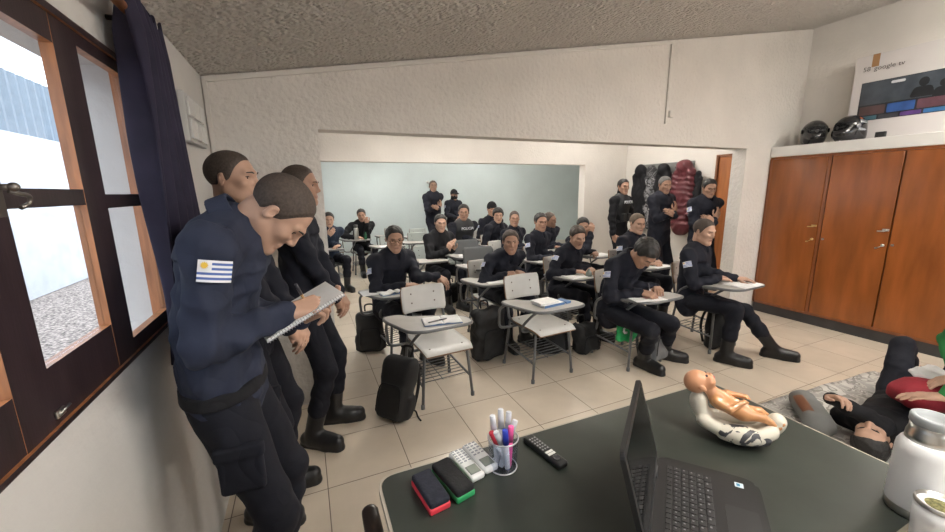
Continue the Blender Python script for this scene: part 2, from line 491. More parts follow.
PID = [0]
def person(label, x, y, phi, mode='sit', h=1.74, lean=(0., 4.), twist=0., hipz=None, hipoff=(0., 0.), head=(0., 0., 0.), neck=8.,
           R=None, L=None, feet=None, skin='tan', hair=('buzz', 'buzz'), jacket=NAVY, trousers=NAVYT, vox=.0075, fem=False, fw=1., jaw=1., nose=1.,
           patch=True, vest=None, collar=True, gaiter=None, hat=None, group=None, loose=1., hem=0., glasses=False, mask=False, patchsize=(.074, .052), xyz=None, rot=None, tilt=0., pocket=False, hands=True, patchL=False, hk=1., epaulette=False, arm=1., along=.36, pfwd=.15, fold=1., belt=False, nl=.075):
    k = h / 1.74; PID[0] += 1; seed = PID[0]
    sit = mode == 'sit'
    hz = hipz if hipz is not None else (.508 if sit else .93 * k); sp = .95 if sit else 1.
    Pv = V(hipoff[0], hipoff[1], hz)
    r = math.radians
    l1, l2 = r(lean[0]), r(lean[1]); tl = r(tilt)
    up1 = nrm(V(math.sin(tl) * .7, math.sin(l1), math.cos(l1))); up2 = nrm(V(math.sin(tl), math.sin(l2), math.cos(l2)))
    Wp = Pv + up1 * .20 * k * sp; Cp = Wp + up2 * .21 * k * sp; Nb = Cp + up2 * .13 * k * sp
    ct = r(twist); rgt = nrm(V(math.cos(ct), math.sin(ct), 0) - up2 * (V(math.cos(ct), math.sin(ct), 0) @ up2)); fwd = np.cross(up2, rgt)
    hf = nrm(V(0, math.cos(l1), -math.sin(l1)))
    shw = (.165 if fem else .185) * k
    Sh = {+1: Nb - up2 * .065 * k + rgt * shw, -1: Nb - up2 * .065 * k - rgt * shw}
    nk = r(neck) + l2
    ndir = nrm(V(up2[0] * .6, math.sin(nk), math.cos(nk)))
    hy, hp, hr = [r(a) for a in head]
    HM = rotz(-hy) @ rotx(-hp) @ roty(hr)           # head yaw to its own right positive, pitch down positive
    Hb = Nb + ndir * nl * k
    Hc = Hb + HM @ V(0, .022, .075) * k
    hip = {+1: Pv + V(.088, 0, -.01) * k, -1: Pv + V(-.088, 0, -.01) * k}
    # arms
    arms = {}
    dflt = dict(w=(.24, .05, hz - .02), e=(.4, -1, -.2), f=(0, .15, -1), n=(1, 0, 0), curl=(.35, .45, .3), tc=.3)
    for sd, A in ((1, R), (-1, L)):
        A = dict(A or {}); mir = A.pop('m', False)
        B = dict(dflt)
        if not A or mir:
            B.update({q: (v if q in ('curl', 'tc', 'spread') else v) for q, v in A.items()})
            if sd < 0:
                for q in ('w', 'e', 'f', 'n'): B[q] = (-B[q][0], B[q][1], B[q][2])
        else:
            if sd < 0:
                for q in ('e', 'n'): B[q] = (-B[q][0], B[q][1], B[q][2])
            B.update(A)
        Sj = Sh[sd] + V(0, 0, 0)
        Ej, Wj = ik(Sj, B['w'], .275 * k * arm, .25 * k * arm, B['e'])
        arms[sd] = (Sj, Ej, Wj, B)
    legs = {}
    for sd in (1, -1):
        if feet and sd in feet: ft = feet[sd]
        elif sit: ft = dict(a=(sd * .11, hipoff[1] + .42, .09))
        else: ft = dict(a=(sd * .10, 0, .09))
        if 't' in ft:
            d2 = rotz(-math.radians(180 + phi)) @ V(ft['t'][0] - x, ft['t'][1] - y, 0); ya = math.radians(ft['wy'] - phi); fdv = V(-math.sin(ya), math.cos(ya), 0)
            an_ = d2 - fdv * .20; ft = dict(ft, a=(an_[0], an_[1], .09), yaw=-(ft['wy'] - phi))
        ank = V(*ft['a']); pole = ft.get('p', (sd * .12, 1, .25 if sit else .05))
        Kj, ank = ik(hip[sd], ank, .435 * k, .425 * k, pole)
        legs[sd] = (hip[sd], Kj, ank, ft.get('yaw', sd * 8.), ft.get('up', None))
    # ---- body, one continuous surface
    s = SDF(); bk = .8
    s.cap(Pv, Wp, .125 * bk * k, .12 * bk * k, .03, hf, .68)
    s.cap(Wp, Cp, .12 * bk * k, .14 * bk * k, .03, fwd, .68)
    s.cap(Cp, Nb - up2 * .12 * k, .14 * bk * k, .09 * bk * k, .03, fwd, .6)
    for sd in (1, -1):
        s.cap(Nb - up2 * .05 * k, Sh[sd], .040 * k, .042 * k, .03)
        Sj, Ej, Wj, B = arms[sd]
        s.cap(Sj, Ej, .042 * k, .034 * k, .02); s.cap(Ej, Wj, .034 * k, .0245 * k, .015)
        hpj, Kj, Aj, yw, upf = legs[sd]
        s.cap(hpj, Kj, .066 * k, .044 * k, .03); s.cap(Kj, Aj, .044 * k, .032 * k, .02)
        fd = V(math.sin(r(yw)), math.cos(r(yw)), 0) if upf is None else nrm(V(*upf))
        s.cap(Aj - V(0, 0, .025), Aj + fd * .13 * k - V(0, 0, .05), .03 * k, .024 * k, .02)
    s.cap(Nb - up2 * .05 * k, Hb + HM @ V(0, -.012, .03) * k, .056 * k, (.046 if fem else .051) * k, .015)
    head_prims(s, Hc, HM, fem, fw, jaw, nose, k * hk)
    if hands:
        for sd in (1, -1):
            Sj, Ej, Wj, B = arms[sd]
            hand_prims(s, Wj + nrm(B['f']) * .004, B['f'], B['n'], sd > 0, B['curl'], B['tc'], k * (.93 if fem else 1.), B.get('spread', 0))
    def mi(C):
        u = (C - Hc) @ HM / (k * hk)
        return ((np.abs(u[:, 0]) < .0225 - .9 * np.abs(u[:, 2] + .0625)) & (u[:, 1] > .076) & (np.abs(u[:, 2] + .0625) < .0085)).astype(int)
    root = s.build('person', vox, [SKINS[skin], LIPS], None, mi=mi)
    T = lambda a, b, c: Hc + HM @ V(a * fw, b, c) * k * hk
    kk = k * hk
    # ---- face details
    for sx in (1, -1):
        e = MB(); e.ball(T(sx * .031, .0625, .0015), .0112 * kk, HM, 12); e.ball(T(sx * .031 + .0, .0690, .0005), (.0062 * kk,) * 3, HM, 10, 1)
        e.build('eye', [EYEW, IRIS], root)
        b = MB(); b.tube([T(sx * .013, .0930, .0195), T(sx * .026, .0915, .0245), T(sx * .045, .0770, .0220)], [.0026 * kk, .0034 * kk, .0020 * kk], 6); b.tube([T(sx * .019, .0755, .0045), T(sx * .030, .0775, .0075), T(sx * .043, .0700, .0050)], [.0014 * kk, .0020 * kk, .0014 * kk], 6)
        b.build('eyebrow', HAIRM['black' if hair[1] in ('black', 'buzz', 'grey') else 'brown'], root)
    if hat is None: hair_mesh('hair', Hc, HM, min(vox, .006), hair[0], HAIRM[hair[1]], root, fw, kk)
    else:
        hs = SDF()
        def hf_(X, Y, Z):
            x, y_, z = X - Hc[0], Y - Hc[1], Z - Hc[2]
            u = [(x * HM[0, i] + y_ * HM[1, i] + z * HM[2, i]) / kk for i in range(3)]
            d = (np.sqrt((u[0] / .084) ** 2 + ((u[1] + .014) / .106) ** 2 + ((u[2] - .034) / .1) ** 2) - 1) * .09
            return np.maximum(d, (.03 - .25 * (u[1] * 0) - .02 * (hat == 'beanie') - u[2])) * kk
        hs.fn(hf_, Hc - .17, Hc + .17)
        if hat == 'cap': hs.ell(T(0, .115, .045), np.array([.07, .062, .008]) * kk, HM @ rotx(-.18), .01)
        hs.build('cap' if hat == 'cap' else 'beanie', .006, BLACKC, root)
        hair_mesh('hair', Hc, HM, .0075, 'tied' if fem else 'buzz', HAIRM[hair[1]], root, fw, kk)
    if mask or gaiter:
        g = SDF()
        if mask: g.ell(T(0, .03, -.05), np.array([.068, .082, .062]) * kk, HM, .02)
        g.cap(Nb - up2 * .03, Hb + HM @ V(0, 0, .03) * k, .078 * k, .068 * k, .03)
        g.build('neck_gaiter', vox, BLACKC, root)
    if glasses:
        g = MB()
        for sx in (1, -1):
            g.tube([T(sx * .033 + .021 * math.cos(a), .098, .0 + .015 * math.sin(a)) for a in np.linspace(0, 2 * PI, 17)[:-1]], .0014, 6, True)
            g.tube([T(sx * .055, .097, .004), T(sx * .078, .05, .006), T(sx * .081, -.01, .008)], .0014, 6)
        g.tube([T(-.012, .099, .003), T(.012, .099, .003)], .0014, 6)
        g.build('glasses', IRIS, root)
    # ---- jacket
    cv = max(vox * 1.25, .0075); q = loose
    j = SDF()
    hemz = Pv - up1 * (.02 + hem) * k
    j.cap(hemz, hemz + up1 * .03, .176 * k, .172 * k, .02, hf, .64)
    j.cap(hemz, Wp, (.158 + .012 * fem) * q * k, (.135 if fem else .148) * q * k, .03, hf, .70, wr=(.0035, 1.6, seed, (1, .6, .5)))
    j.cap(Wp, Cp, (.138 if fem else .148) * q * k, .168 * q * k, .04, fwd, .68, wr=(.0025, 1.2, seed + 1, (.5, .3, .8)))
    j.cap(Cp, Nb - up2 * .135 * k, .168 * q * k, .112 * q * k, .05, fwd, .64)
    if fem:
        for sd in (1, -1): j.ell(Cp + rgt * .06 * sd + fwd * .085 * k - up2 * .02, (.062, .045, .06), None, .04)
    wr_r = []
    for sd in (1, -1):
        Sj, Ej, Wj, B = arms[sd]
        j.cap(Nb - up2 * .060 * k + rgt * sd * .035, Sj + up2 * .002, .047 * q * k, .060 * q * k, .04)
        u = nrm(Wj - Ej)
        j.cap(Sj, Ej, .0665 * q * k, .056 * q * k, .03, wr=(.0038, 2.4, seed * 2 + sd, (.6, .8, .5)))
        j.cap(Ej, Wj - u * .012, .057 * q * k, .041 * q * k, .012, wr=(.0042, 3.1, seed + 3 * sd, (.8, .4, .7)))
        j.cap(Wj - u * .045, Wj - u * .008, .0415 * k, .040 * k, .004)
    if collar and not gaiter:
        j.cap(Nb + fwd * .085 * k + up2 * .02, Nb + fwd * .098 * k - up2 * .055 * k, .026, .006, .004, op='-')
    jk = j.build('jacket', cv, jacket, root, folds(.0055 * fold, 24, seed, (1, 1, .6)))
    if collar and not gaiter:
        cl = SDF(); cU = nrm(up2 + ndir * .7); cF = nrm(np.cross(cU, rgt)); cM = np.column_stack([np.cross(cF, cU), cF, cU]); cc = Nb - cU * .006 * k + cF * .004 * k
        def cf(X, Y, Z):
            a, b, c = X - cc[0], Y - cc[1], Z - cc[2]
            u = [a * cM[0, i] + b * cM[1, i] + c * cM[2, i] for i in range(3)]
            rr = np.sqrt(u[0] ** 2 + u[1] ** 2)
            z2 = u[2] - .012 + .34 * u[1]
            d = np.maximum(np.abs(rr - (.073 * k - .42 * z2)) - .0055, np.abs(z2) - .030 * k)
            return np.maximum(d, -(np.maximum(np.abs(u[0]) - .012 - .35 * (z2 + .03), -u[1])))
        cl.fn(cf, cc - .14, cc + .14, .002)
        cl.build('collar', min(vox, .006), jacket, jk)
    if belt:
        bl = SDF(); bl.cap(hemz - up1 * .010, hemz + up1 * .020, .182 * k, .178 * k, .01, hf, .655)
        bl.fn(lambda X, Y, Z: np.abs(Z - hemz[2] - .004 + 0 * X + 0 * Y) - .022, hemz - .35, hemz + .35, .004, '&')
        bl.build('belt', max(vox, .006), BLACKC, jk)
    if epaulette:
        for sd in (1, -1):
            a_, b_ = Nb + rgt * sd * .075 - up2 * .012, Sh[sd] + rgt * sd * .01 + up2 * .058
            ep = MB(); u = nrm(b_ - a_); w_ = nrm(np.cross(up2, u)); nn = np.cross(u, w_)
            ep.prism(rpoly([(0, -.026), (.115, -.030), (.13, 0), (.115, .030), (0, .026)], .01, 3), -.004, .004, np.column_stack([u, w_, nn]), a_ + nn * .006 * (1 if nn[2] > 0 else -1), bev=.001); ep.build('epaulette', jacket, jk)
    if patch:
        for sd in ((1, -1) if patchL else (1,)):
            Sj, Ej, Wj, B = arms[sd]
            flag_patch(Sj, Ej, .0675 * q * k, rgt * sd + fwd * pfwd, jk, patchsize, along)
    if vest:
        v = SDF()
        v.cap(Wp - up1 * .03, Cp, .158 * k, .180 * k, .04, fwd, .70); v.cap(Cp, Nb - up2 * .17 * k, .178 * k, .14 * k, .05, fwd, .68)
        for sd in (1, -1):
            v.cap(Cp + rgt * sd * .09 + fwd * .09 + up2 * .04, Nb + rgt * sd * .085 - up2 * .03 * k, .035, .032, .03)
            v.box(Wp + rgt * sd * .065 + fwd * .115 + up2 * .02, (.045, .028, .06), .012, np.column_stack([rgt, fwd, up2]), .012)
        vo = v.build('tactical_vest', cv, VESTM, root)
        if vest != 'plain':
            Mx = np.column_stack([-rgt, up2, fwd])
            lettering(vest, .062, Mx, Cp + up2 * .045 * k + fwd * (.180 * .68 * k + .014), WHITE_T, vo, ext=.004)
    # ---- trousers
    t = SDF()
    t.cap(Pv + up1 * .02 * k, Pv - V(0, 0, .02), .128 * k, .140 * k, .03, hf, .72)
    for sd in (1, -1):
        hpj, Kj, Aj, yw, upf = legs[sd]
        u = nrm(Aj - Kj)
        t.cap(hpj, Kj, .088 * k, .066 * k, .035, wr=(.003, 2.2, seed + sd, (.7, .6, .8)))
        t.cap(Kj, Aj - u * .165 * k, .066 * k, .060 * k, .02, wr=(.0045, 2.8, seed + 2 * sd, (.6, .8, .4)))
        t.cap(Aj - u * .20 * k, Aj - u * .165 * k, .064 * k, .060 * k, .01)
    tr = t.build('trousers', cv, trousers, root, folds(.003, 24, seed + 9, (1, 1, .7)))
    if pocket:
        for sd in (1, -1):
            hpj, Kj, Aj, yw, upf = legs[sd]
            c = hpj + (Kj - hpj) * .45 + V(sd * .082, 0, 0) * k
            pk = SDF(); pk.box(c - V(sd * .012, 0, 0), (.016, .062, .075), .012); pk.box(c + V(-sd * .008, 0, .062), (.016, .068, .022), .008, None, .004)
            pk.build('cargo_pocket', .006, trousers, tr)
    # ---- boots
    for sd in (1, -1):
        hpj, Kj, Aj, yw, upf = legs[sd]
        u = nrm(Aj - Kj); flat = upf is None
        fd = V(math.sin(r(yw)), math.cos(r(yw)), 0) if flat else nrm(V(*upf))
        dn = V(0, 0, -1) if flat else nrm(u)
        b = SDF(); b0 = Aj + dn * .042
        b.cap(Aj - u * .19 * k, Aj, .056 * k, .050 * k, .02)
        b.cap(b0 - fd * .045, b0 + fd * .03, .044, .043, .025)
        b.cap(Aj + dn * .005 + fd * .01, b0 + fd * .085 * k, .047 * k, .043, .02)
        b.cap(b0 + fd * .0, b0 + fd * .110 * k, .044, .043, .03)
        b.cap(b0 + fd * .09, b0 + fd * .165 * k - dn * .006, .044, .040, .03)
        so = Aj + dn * .078
        b.cap(so - fd * .055, so + fd * .01, .040, .040, .004); b.cap(so + fd * .09, so + fd * .168 * k, .047, .041, .012); b.cap(so, so + fd * .1, .038, .046, .008)
        pl = so + dn * .012
        def cut(X, Y, Z, pl=pl, dn=dn): return (X - pl[0]) * dn[0] + (Y - pl[1]) * dn[1] + (Z - pl[2]) * dn[2] + 0 * X * Y * Z
        b.fn(cut, Aj - .4, Aj + .4, .002, '&')
        bo = b.build('boot', max(vox, .007), BOOTM, root)
    th = math.radians(180 + phi)
    root.location = xyz if xyz is not None else (x, y, 0)
    if rot is not None: root.rotation_euler = Matrix(rot.tolist()).to_euler()
    else: root.rotation_euler = (0, 0, th)
    tag(root, label, 'person', group)
    info = dict(root=root, R=arms[1], L=arms[-1], Hc=Hc, HM=HM, Nb=Nb)
    Mw = np.array(rot) if rot is not None else rotz(th)
    o = V(*(root.location))
    info['w'] = lambda p: o + Mw @ np.asarray(p, float)
    info['d'] = lambda p: Mw @ np.asarray(p, float)
    return info
# ------------------------------------------------------------------ setting
TILE = .45; TX, TY = -.0154, 2.4157
XL, XR = -.495, 5.715           # left and right walls
Y0 = -2.6; YP0, YP1 = 2.925, 3.085; YQ0, YQ1 = 5.715, 5.875; YB = 8.64
OX0, OX1, OZ = .14, 4.74, 1.992
ceil_z = lambda x: 2.36 + .178 * x

def floor_mat():
    m = mat('floor_tile', (.60, .52, .42), .16, spec=.5)
    nt = m.node_tree; N = nt.nodes; L = nt.links; b = N['Principled BSDF']
    tc = N.new('ShaderNodeTexCoord'); sx = N.new('ShaderNodeSeparateXYZ'); L.new(tc.outputs['Object'], sx.inputs[0])
    def M(op, a, b_=None):
        n = N.new('ShaderNodeMath'); n.operation = op
        for i, q in enumerate((a, b_)):
            if q is None: continue
            if isinstance(q, (int, float)): n.inputs[i].default_value = q
            else: L.new(q, n.inputs[i])
        return n.outputs[0]
    ds = []; ids = []
    for ax, o in (('X', TX), ('Y', TY)):
        u = M('DIVIDE', M('SUBTRACT', sx.outputs[ax], o), TILE)
        ids.append(M('FLOOR', u)); f = M('FRACT', u)
        ds.append(M('MINIMUM', f, M('SUBTRACT', 1.0, f)))
    d = M('MINIMUM', ds[0], ds[1])
    g = N.new('ShaderNodeMapRange'); g.inputs['From Min'].default_value = .0035; g.inputs['From Max'].default_value = .0075
    L.new(d, g.inputs['Value'])
    cx = N.new('ShaderNodeCombineXYZ'); L.new(ids[0], cx.inputs[0]); L.new(ids[1], cx.inputs[1])
    wn = N.new('ShaderNodeTexWhiteNoise'); wn.noise_dimensions = '2D'; L.new(cx.outputs[0], wn.inputs['Vector'])
    ns = N.new('ShaderNodeTexNoise'); ns.inputs['Scale'].default_value = 5; ns.inputs['Detail'].default_value = 6; L.new(tc.outputs['Object'], ns.inputs['Vector'])
    v = M('ADD', M('MULTIPLY', wn.outputs['Value'], .06), M('MULTIPLY', ns.outputs['Fac'], .22))
    r = N.new('ShaderNodeMapRange'); r.inputs['From Max'].default_value = .28; r.inputs['To Min'].default_value = .84; r.inputs['To Max'].default_value = 1.14; L.new(v, r.inputs['Value'])
    x = N.new('ShaderNodeMix'); x.data_type = 'RGBA'; x.blend_type = 'MULTIPLY'; x.inputs['Factor'].default_value = 1
    x.inputs['A'].default_value = (.60, .52, .42, 1); L.new(r.outputs[0], x.inputs['B'])
    y = N.new('ShaderNodeMix'); y.data_type = 'RGBA'; y.inputs['A'].default_value = (.14, .11, .085, 1); L.new(g.outputs[0], y.inputs['Factor']); L.new(x.outputs['Result'], y.inputs['B'])
    L.new(y.outputs['Result'], b.inputs['Base Color'])
    rr = N.new('ShaderNodeMapRange'); rr.inputs['To Min'].default_value = .8; rr.inputs['To Max'].default_value = .17; L.new(g.outputs[0], rr.inputs['Value'])
    r2 = M('ADD', rr.outputs[0], M('MULTIPLY', ns.outputs['Fac'], .12)); L.new(r2, b.inputs['Roughness'])
    bp = N.new('ShaderNodeBump'); bp.inputs['Distance'].default_value = .002; bp.inputs['Strength'].default_value = .5; L.new(g.outputs[0], bp.inputs['Height']); L.new(bp.outputs[0], b.inputs['Normal'])
    return m
FLOOR = floor_mat()
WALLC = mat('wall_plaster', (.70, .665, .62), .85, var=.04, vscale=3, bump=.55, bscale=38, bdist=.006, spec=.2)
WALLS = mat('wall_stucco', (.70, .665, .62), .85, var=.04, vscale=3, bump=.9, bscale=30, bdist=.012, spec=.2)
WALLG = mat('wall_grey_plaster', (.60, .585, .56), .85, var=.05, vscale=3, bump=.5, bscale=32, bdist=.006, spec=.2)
WALLB = mat('wall_pale_blue', (.58, .66, .67), .6, var=.05, vscale=1.6, bump=.45, bscale=22, bdist=.004, spec=.3)
WHITEP = mat('white_paint', (.80, .79, .76), .55, var=.03, vscale=6, bump=.2, bscale=40)
def ceil_mat():
    m = mat('ceiling_popcorn', (.70, .67, .63), .9, spec=.15)
    nt = m.node_tree; N = nt.nodes; L = nt.links; b = N['Principled BSDF']; tc = N.new('ShaderNodeTexCoord')
    n = N.new('ShaderNodeTexNoise'); n.inputs['Scale'].default_value = 30; n.inputs['Detail'].default_value = 5; n.inputs['Distortion'].default_value = .6; L.new(tc.outputs['Object'], n.inputs['Vector'])
    v = N.new('ShaderNodeTexVoronoi'); v.inputs['Scale'].default_value = 44; v.feature = 'SMOOTH_F1'; L.new(tc.outputs['Object'], v.inputs['Vector'])
    a = N.new('ShaderNodeMath'); a.operation = 'SUBTRACT'; L.new(n.outputs['Fac'], a.inputs[0]); L.new(v.outputs['Distance'], a.inputs[1])
    bp = N.new('ShaderNodeBump'); bp.inputs['Strength'].default_value = 1; bp.inputs['Distance'].default_value = .05; L.new(a.outputs[0], bp.inputs['Height']); L.new(bp.outputs[0], b.inputs['Normal'])
    return m
CEIL = ceil_mat()
def struct(o): o['kind'] = 'structure'; return o

mb = MB(); mb.box(((XL + 8) / 2, (Y0 + YB) / 2, -.05), (8 - XL + .5, YB - Y0 + .5, .1)); struct(mb.build('floor', FLOOR))
# sloping ceiling: rises from the window side to the wardrobe side
mb = MB(); mb.prism([(XL - .25, ceil_z(XL - .25)), (8.2, ceil_z(8.2)), (8.2, ceil_z(8.2) + .12), (XL - .25, ceil_z(XL - .25) + .12)], Y0 - .25, YB + .25, np.array([[1., 0, 0], [0, 0, 1], [0, 1, 0]]))
struct(mb.build('ceiling', CEIL))
def wall_x(name, x0, x1, y0, y1, holes, m):
    """wall along y with rectangular holes (y0,y1,z0,z1)"""
    mb = MB(); top = max(ceil_z(x0), ceil_z(x1)) - .005
    ys = sorted(set([y0, y1] + [h for q in holes for h in q[:2]]))
    for a, b in zip(ys[:-1], ys[1:]):
        hh = [q for q in holes if q[0] <= a + 1e-6 and q[1] >= b - 1e-6]
        z = 0
        for q in hh:
            if q[2] > 0: mb.box(((x0 + x1) / 2, (a + b) / 2, q[2] / 2), (x1 - x0, b - a, q[2]))
            z = q[3]
        mb.box(((x0 + x1) / 2, (a + b) / 2, (z + top) / 2), (x1 - x0, b - a, top - z))
    return struct(mb.build(name, m))
WIN = (-.37, 1.79, 1.10, 2.0)
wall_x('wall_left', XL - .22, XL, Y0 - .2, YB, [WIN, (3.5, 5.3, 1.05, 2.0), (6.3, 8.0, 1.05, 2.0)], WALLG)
wall_x('wall_right_back', 7.8, 8.0, YQ1, YB, [], WALLB)
wall_x('wall_right', XR, XR + .2, Y0 - .2, YQ1, [(3.10, 3.95, 0, 2.03)], WALLC)
def wall_y(name, y0, y1, x0, x1, hole, m):
    mb = MB(); R_ = np.array([[1., 0, 0], [0, 0, 1], [0, 1, 0]])
    def pc(a, b, z):
        mb.prism([(a, z), (b, z), (b, ceil_z(b) - .004), (a, ceil_z(a) - .004)], y0, y1, R_)
    if hole:
        h0, h1, hz = hole
        pc(x0, h0, 0); pc(h0, h1, hz); pc(h1, x1, 0)
    else: pc(x0, x1, 0)
    return struct(mb.build(name, m))
wall_y('wall_front', YP0, YP1, XL - .01, XR + .01, (OX0, OX1, OZ), WALLS)
wall_y('wall_middle', YQ0, YQ1, XL - .01, 7.9, (OX0, OX1, OZ), WALLC)
wall_y('wall_back', YB, YB + .2, XL - .2, 8.0, None, WALLB)
# wall behind the viewpoint, with a wide unglazed opening added to let daylight in
mb = MB(); R_ = np.array([[1., 0, 0], [0, 0, 1], [0, 1, 0]])
for a, b, z0, z1 in ((XL - .2, .6, 0, None), (4.9, XR + .2, 0, None), (.6, 4.9, 0, .95), (.6, 4.9, 2.1, None)):
    za, zb = (ceil_z(a) - .004, ceil_z(b) - .004) if z1 is None else (z1, z1)
    mb.prism([(a, z0), (b, z0), (b, zb), (a, za)], Y0 - .2, Y0, R_)
struct(mb.build('wall_rear', WALLC))
# skirting along the pale back wall
mb = MB(); mb.box(((XL + 7.8) / 2, YB - .01, .10), (7.8 - XL, .02, .20)); struct(mb.build('baseboard_back', mat('skirting_grey', (.62, .60, .56), .5)))

# --- window in the left wall
WOOD_D = mat('dark_window_wood', (.030, .018, .020), .38, var=.3, vscale=6, stretch=(6, 6, .8), bump=.12, bscale=30)
WOOD_O = mat('varnished_window_wood', (.36, .150, .060), .35, var=.3, vscale=8, stretch=(6, 6, .8), bump=.1, bscale=30)
def glass_mat(name='window_glass', tint=(.97, .98, 1), refl=.06):
    m = bpy.data.materials.new(name); m.use_nodes = True; nt = m.node_tree; N = nt.nodes; L = nt.links
    N.remove(N['Principled BSDF']); o = N['Material Output']
    t = N.new('ShaderNodeBsdfTransparent'); t.inputs[0].default_value = (*tint, 1); g = N.new('ShaderNodeBsdfGlossy'); g.inputs['Roughness'].default_value = .02
    x = N.new('ShaderNodeMixShader'); x.inputs[0].default_value = refl
    L.new(t.outputs[0], x.inputs[1]); L.new(g.outputs[0], x.inputs[2]); L.new(x.outputs[0], o.inputs[0])
    return m
GLASS = glass_mat()
STEEL = mat('steel', (.55, .54, .52), .28, 1.)
BRASS = mat('brass', (.62, .45, .20), .3, 1.)
DARKMET = mat('dark_metal', (.10, .095, .09), .4, .9)
def split_mat(bm_obj, test, idx):
    for p in bm_obj.data.polygons:
        if test(p.normal): p.material_index = idx
def sash(win, y0, y1, z0, z1, st0, st1, rb, rt, tr, name='sash'):
    xi, xo = XL, XL - .026; cx = (xi + xo) / 2; d = xi - xo
    mb = MB()
    mb.box((cx, y0 + st0 / 2, (z0 + z1) / 2), (d, st0, z1 - z0)); mb.box((cx, y1 - st1 / 2, (z0 + z1) / 2), (d, st1, z1 - z0))
    yi0, yi1 = y0 + st0, y1 - st1
    for a, b in ((z0, z0 + rb), (z1 - rt, z1), (tr - .019, tr + .019)): mb.box((cx, (yi0 + yi1) / 2, (a + b) / 2), (d - .002, yi1 - yi0, b - a))
    o = mb.build(name, [WOOD_D, WOOD_O], win, recalc=False)
    split_mat(o, lambda n: abs(n.x) < .5 or n.x < -.5, 1)
    for a, b in ((z0 + rb, tr - .019), (tr + .019, z1 - rt)):
        g = MB(); g.box((xo + .012, (yi0 + yi1) / 2, (a + b) / 2), (.004, yi1 - yi0, b - a)); g.build('pane', GLASS, o)
    return o
win = empty('window_1', (0, 0, 0)); struct(win)
mb = MB()
for a, b in ((WIN[2] - .0, WIN[2] + .012), (WIN[3] - .018, WIN[3])): mb.box((XL - .03, (WIN[0] + WIN[1]) / 2, (a + b) / 2), (.075, WIN[1] - WIN[0], b - a))
for a, b in ((WIN[0], WIN[0] + .02), (WIN[1] - .02, WIN[1])): mb.box((XL - .03, (a + b) / 2, (WIN[2] + WIN[3]) / 2), (.073, b - a, WIN[3] - WIN[2] - .03))
fr_ = mb.build('window_frame', [WOOD_D, WOOD_O], win, recalc=False); split_mat(fr_, lambda n: n.x < .5, 1)
z0, z1 = WIN[2] + .012, WIN[3] - .018
sash(win, -.35, .10, z0, z1, .05, .05, .04, .03, 1.555)
sash(win, .10, .925, z0, z1, .06, .04, .11, .06, 1.565)
sB = sash(win, .925, 1.325, z0, z1, .062, .05, .12, .065, 1.565)
sC = sash(win, 1.325, 1.77, z0, z1, .062, .048, .042, .035, 1.553)
# iron casement catch on the middle stile
mb = MB(); mb.box((XL + .004, .962, 1.575), (.008, .022, .085), bev=.002); mb.tube([(XL + .006, .962, 1.585), (XL + .026, .962, 1.585)], .006, 10); mb.ball((XL + .028, .962, 1.585), .0085, seg=10)
mb.tube(fillet([(XL + .02, .962, 1.578), (XL + .03, .975, 1.572), (XL + .03, .997, 1.570), (XL + .027, 1.0, 1.555), (XL + .022, .980, 1.548)], .01), .004, 8)
mb.build('window_catch', mat('worn_iron', (.22, .20, .18), .4, .9), sB)
mb = MB(); mb.box((XL + .003, .99, 1.135), (.006, .03, .016), bev=.002); mb.tube([(XL + .006, .978, 1.135), (XL + .015, 1.002, 1.146)], .003, 8); mb.build('window_bolt', STEEL, sB)

# --- the other windows that light the rooms behind (hidden from here by the walls)
for i, (a, b, za, zb) in enumerate(((3.5, 5.3, 1.05, 2.0), (6.3, 8.0, 1.05, 2.0))):
    mb = MB()
    for y_ in (a + .02, (a + b) / 2, b - .02): mb.box((XL - .1, y_, (za + zb) / 2), (.05, .04, zb - za))
    for z_ in (za + .02, zb - .02): mb.box((XL - .1, (a + b) / 2, z_), (.048, b - a - .08, .04))
    struct(mb.build('window_%d' % (i + 2), WOOD_O))
# --- door in the right wall
DOORW = mat('door_varnish', (.33, .115, .035), .35, var=.25, vscale=4, stretch=(5, 5, .6))
d = empty('door_1', (0, 0, 0)); struct(d)
mb = MB(); mb.box((XR + .05, 3.525, 1.005), (.04, .84, 2.01), bev=.002); mb.build('door_leaf', DOORW, d)
mb = MB()
for y_ in (3.115, 3.935): mb.box((XR + .02, y_, 1.01), (.05, .03, 2.02))
mb.box((XR + .02, 3.525, 2.015), (.05, .85, .03)); mb.build('door_frame', mat('door_frame_wood', (.20, .07, .025), .4), d)

# --- concrete ledge above the wardrobe
mb = MB(); mb.box(((5.19 + XR) / 2, (2.92 + Y0) / 2, 1.957), (XR - 5.19, 2.92 - Y0, .115), bev=.006); struct(mb.build('trim_1', WHITEP))
# plastered pier closing the wardrobe towards the opening is wall_front itself

# --- wardrobe
WARD = mat('wardrobe_varnish', (.255, .078, .019), .20, var=.22, vscale=3.2, stretch=(3, 3, .5), bump=.35, bscale=6, bdist=.006, detail=6)
WARDF = mat('wardrobe_frame_varnish', (.21, .063, .016), .3, var=.2, vscale=5, stretch=(5, 5, .6))
PLINTH = mat('plinth_dark', (.035, .033, .033), .5, var=.2)
w = empty('wardrobe', (5.2, 1.5, 0), 0, 'long built-in wardrobe of glossy orange-brown wooden doors under the white ledge', 'wardrobe')
wl = lambda mb_, n, m, p=w: (lambda o: (o.data.transform(Matrix.Translation((-5.2, -1.5, 0))) if p is w else None, o)[1])(mb_.build(n, m, p))
X0 = 5.19
mb = MB(); mb.box((5.46, (2.915 + Y0) / 2, 1.0), (.47, 2.915 - Y0 - .02, 1.78)); wl(mb, 'carcass', WARDF)
mb = MB(); mb.box((5.235, (2.915 + Y0) / 2, .055), (.07, 2.915 - Y0 - .02, .11)); wl(mb, 'plinth', PLINTH)
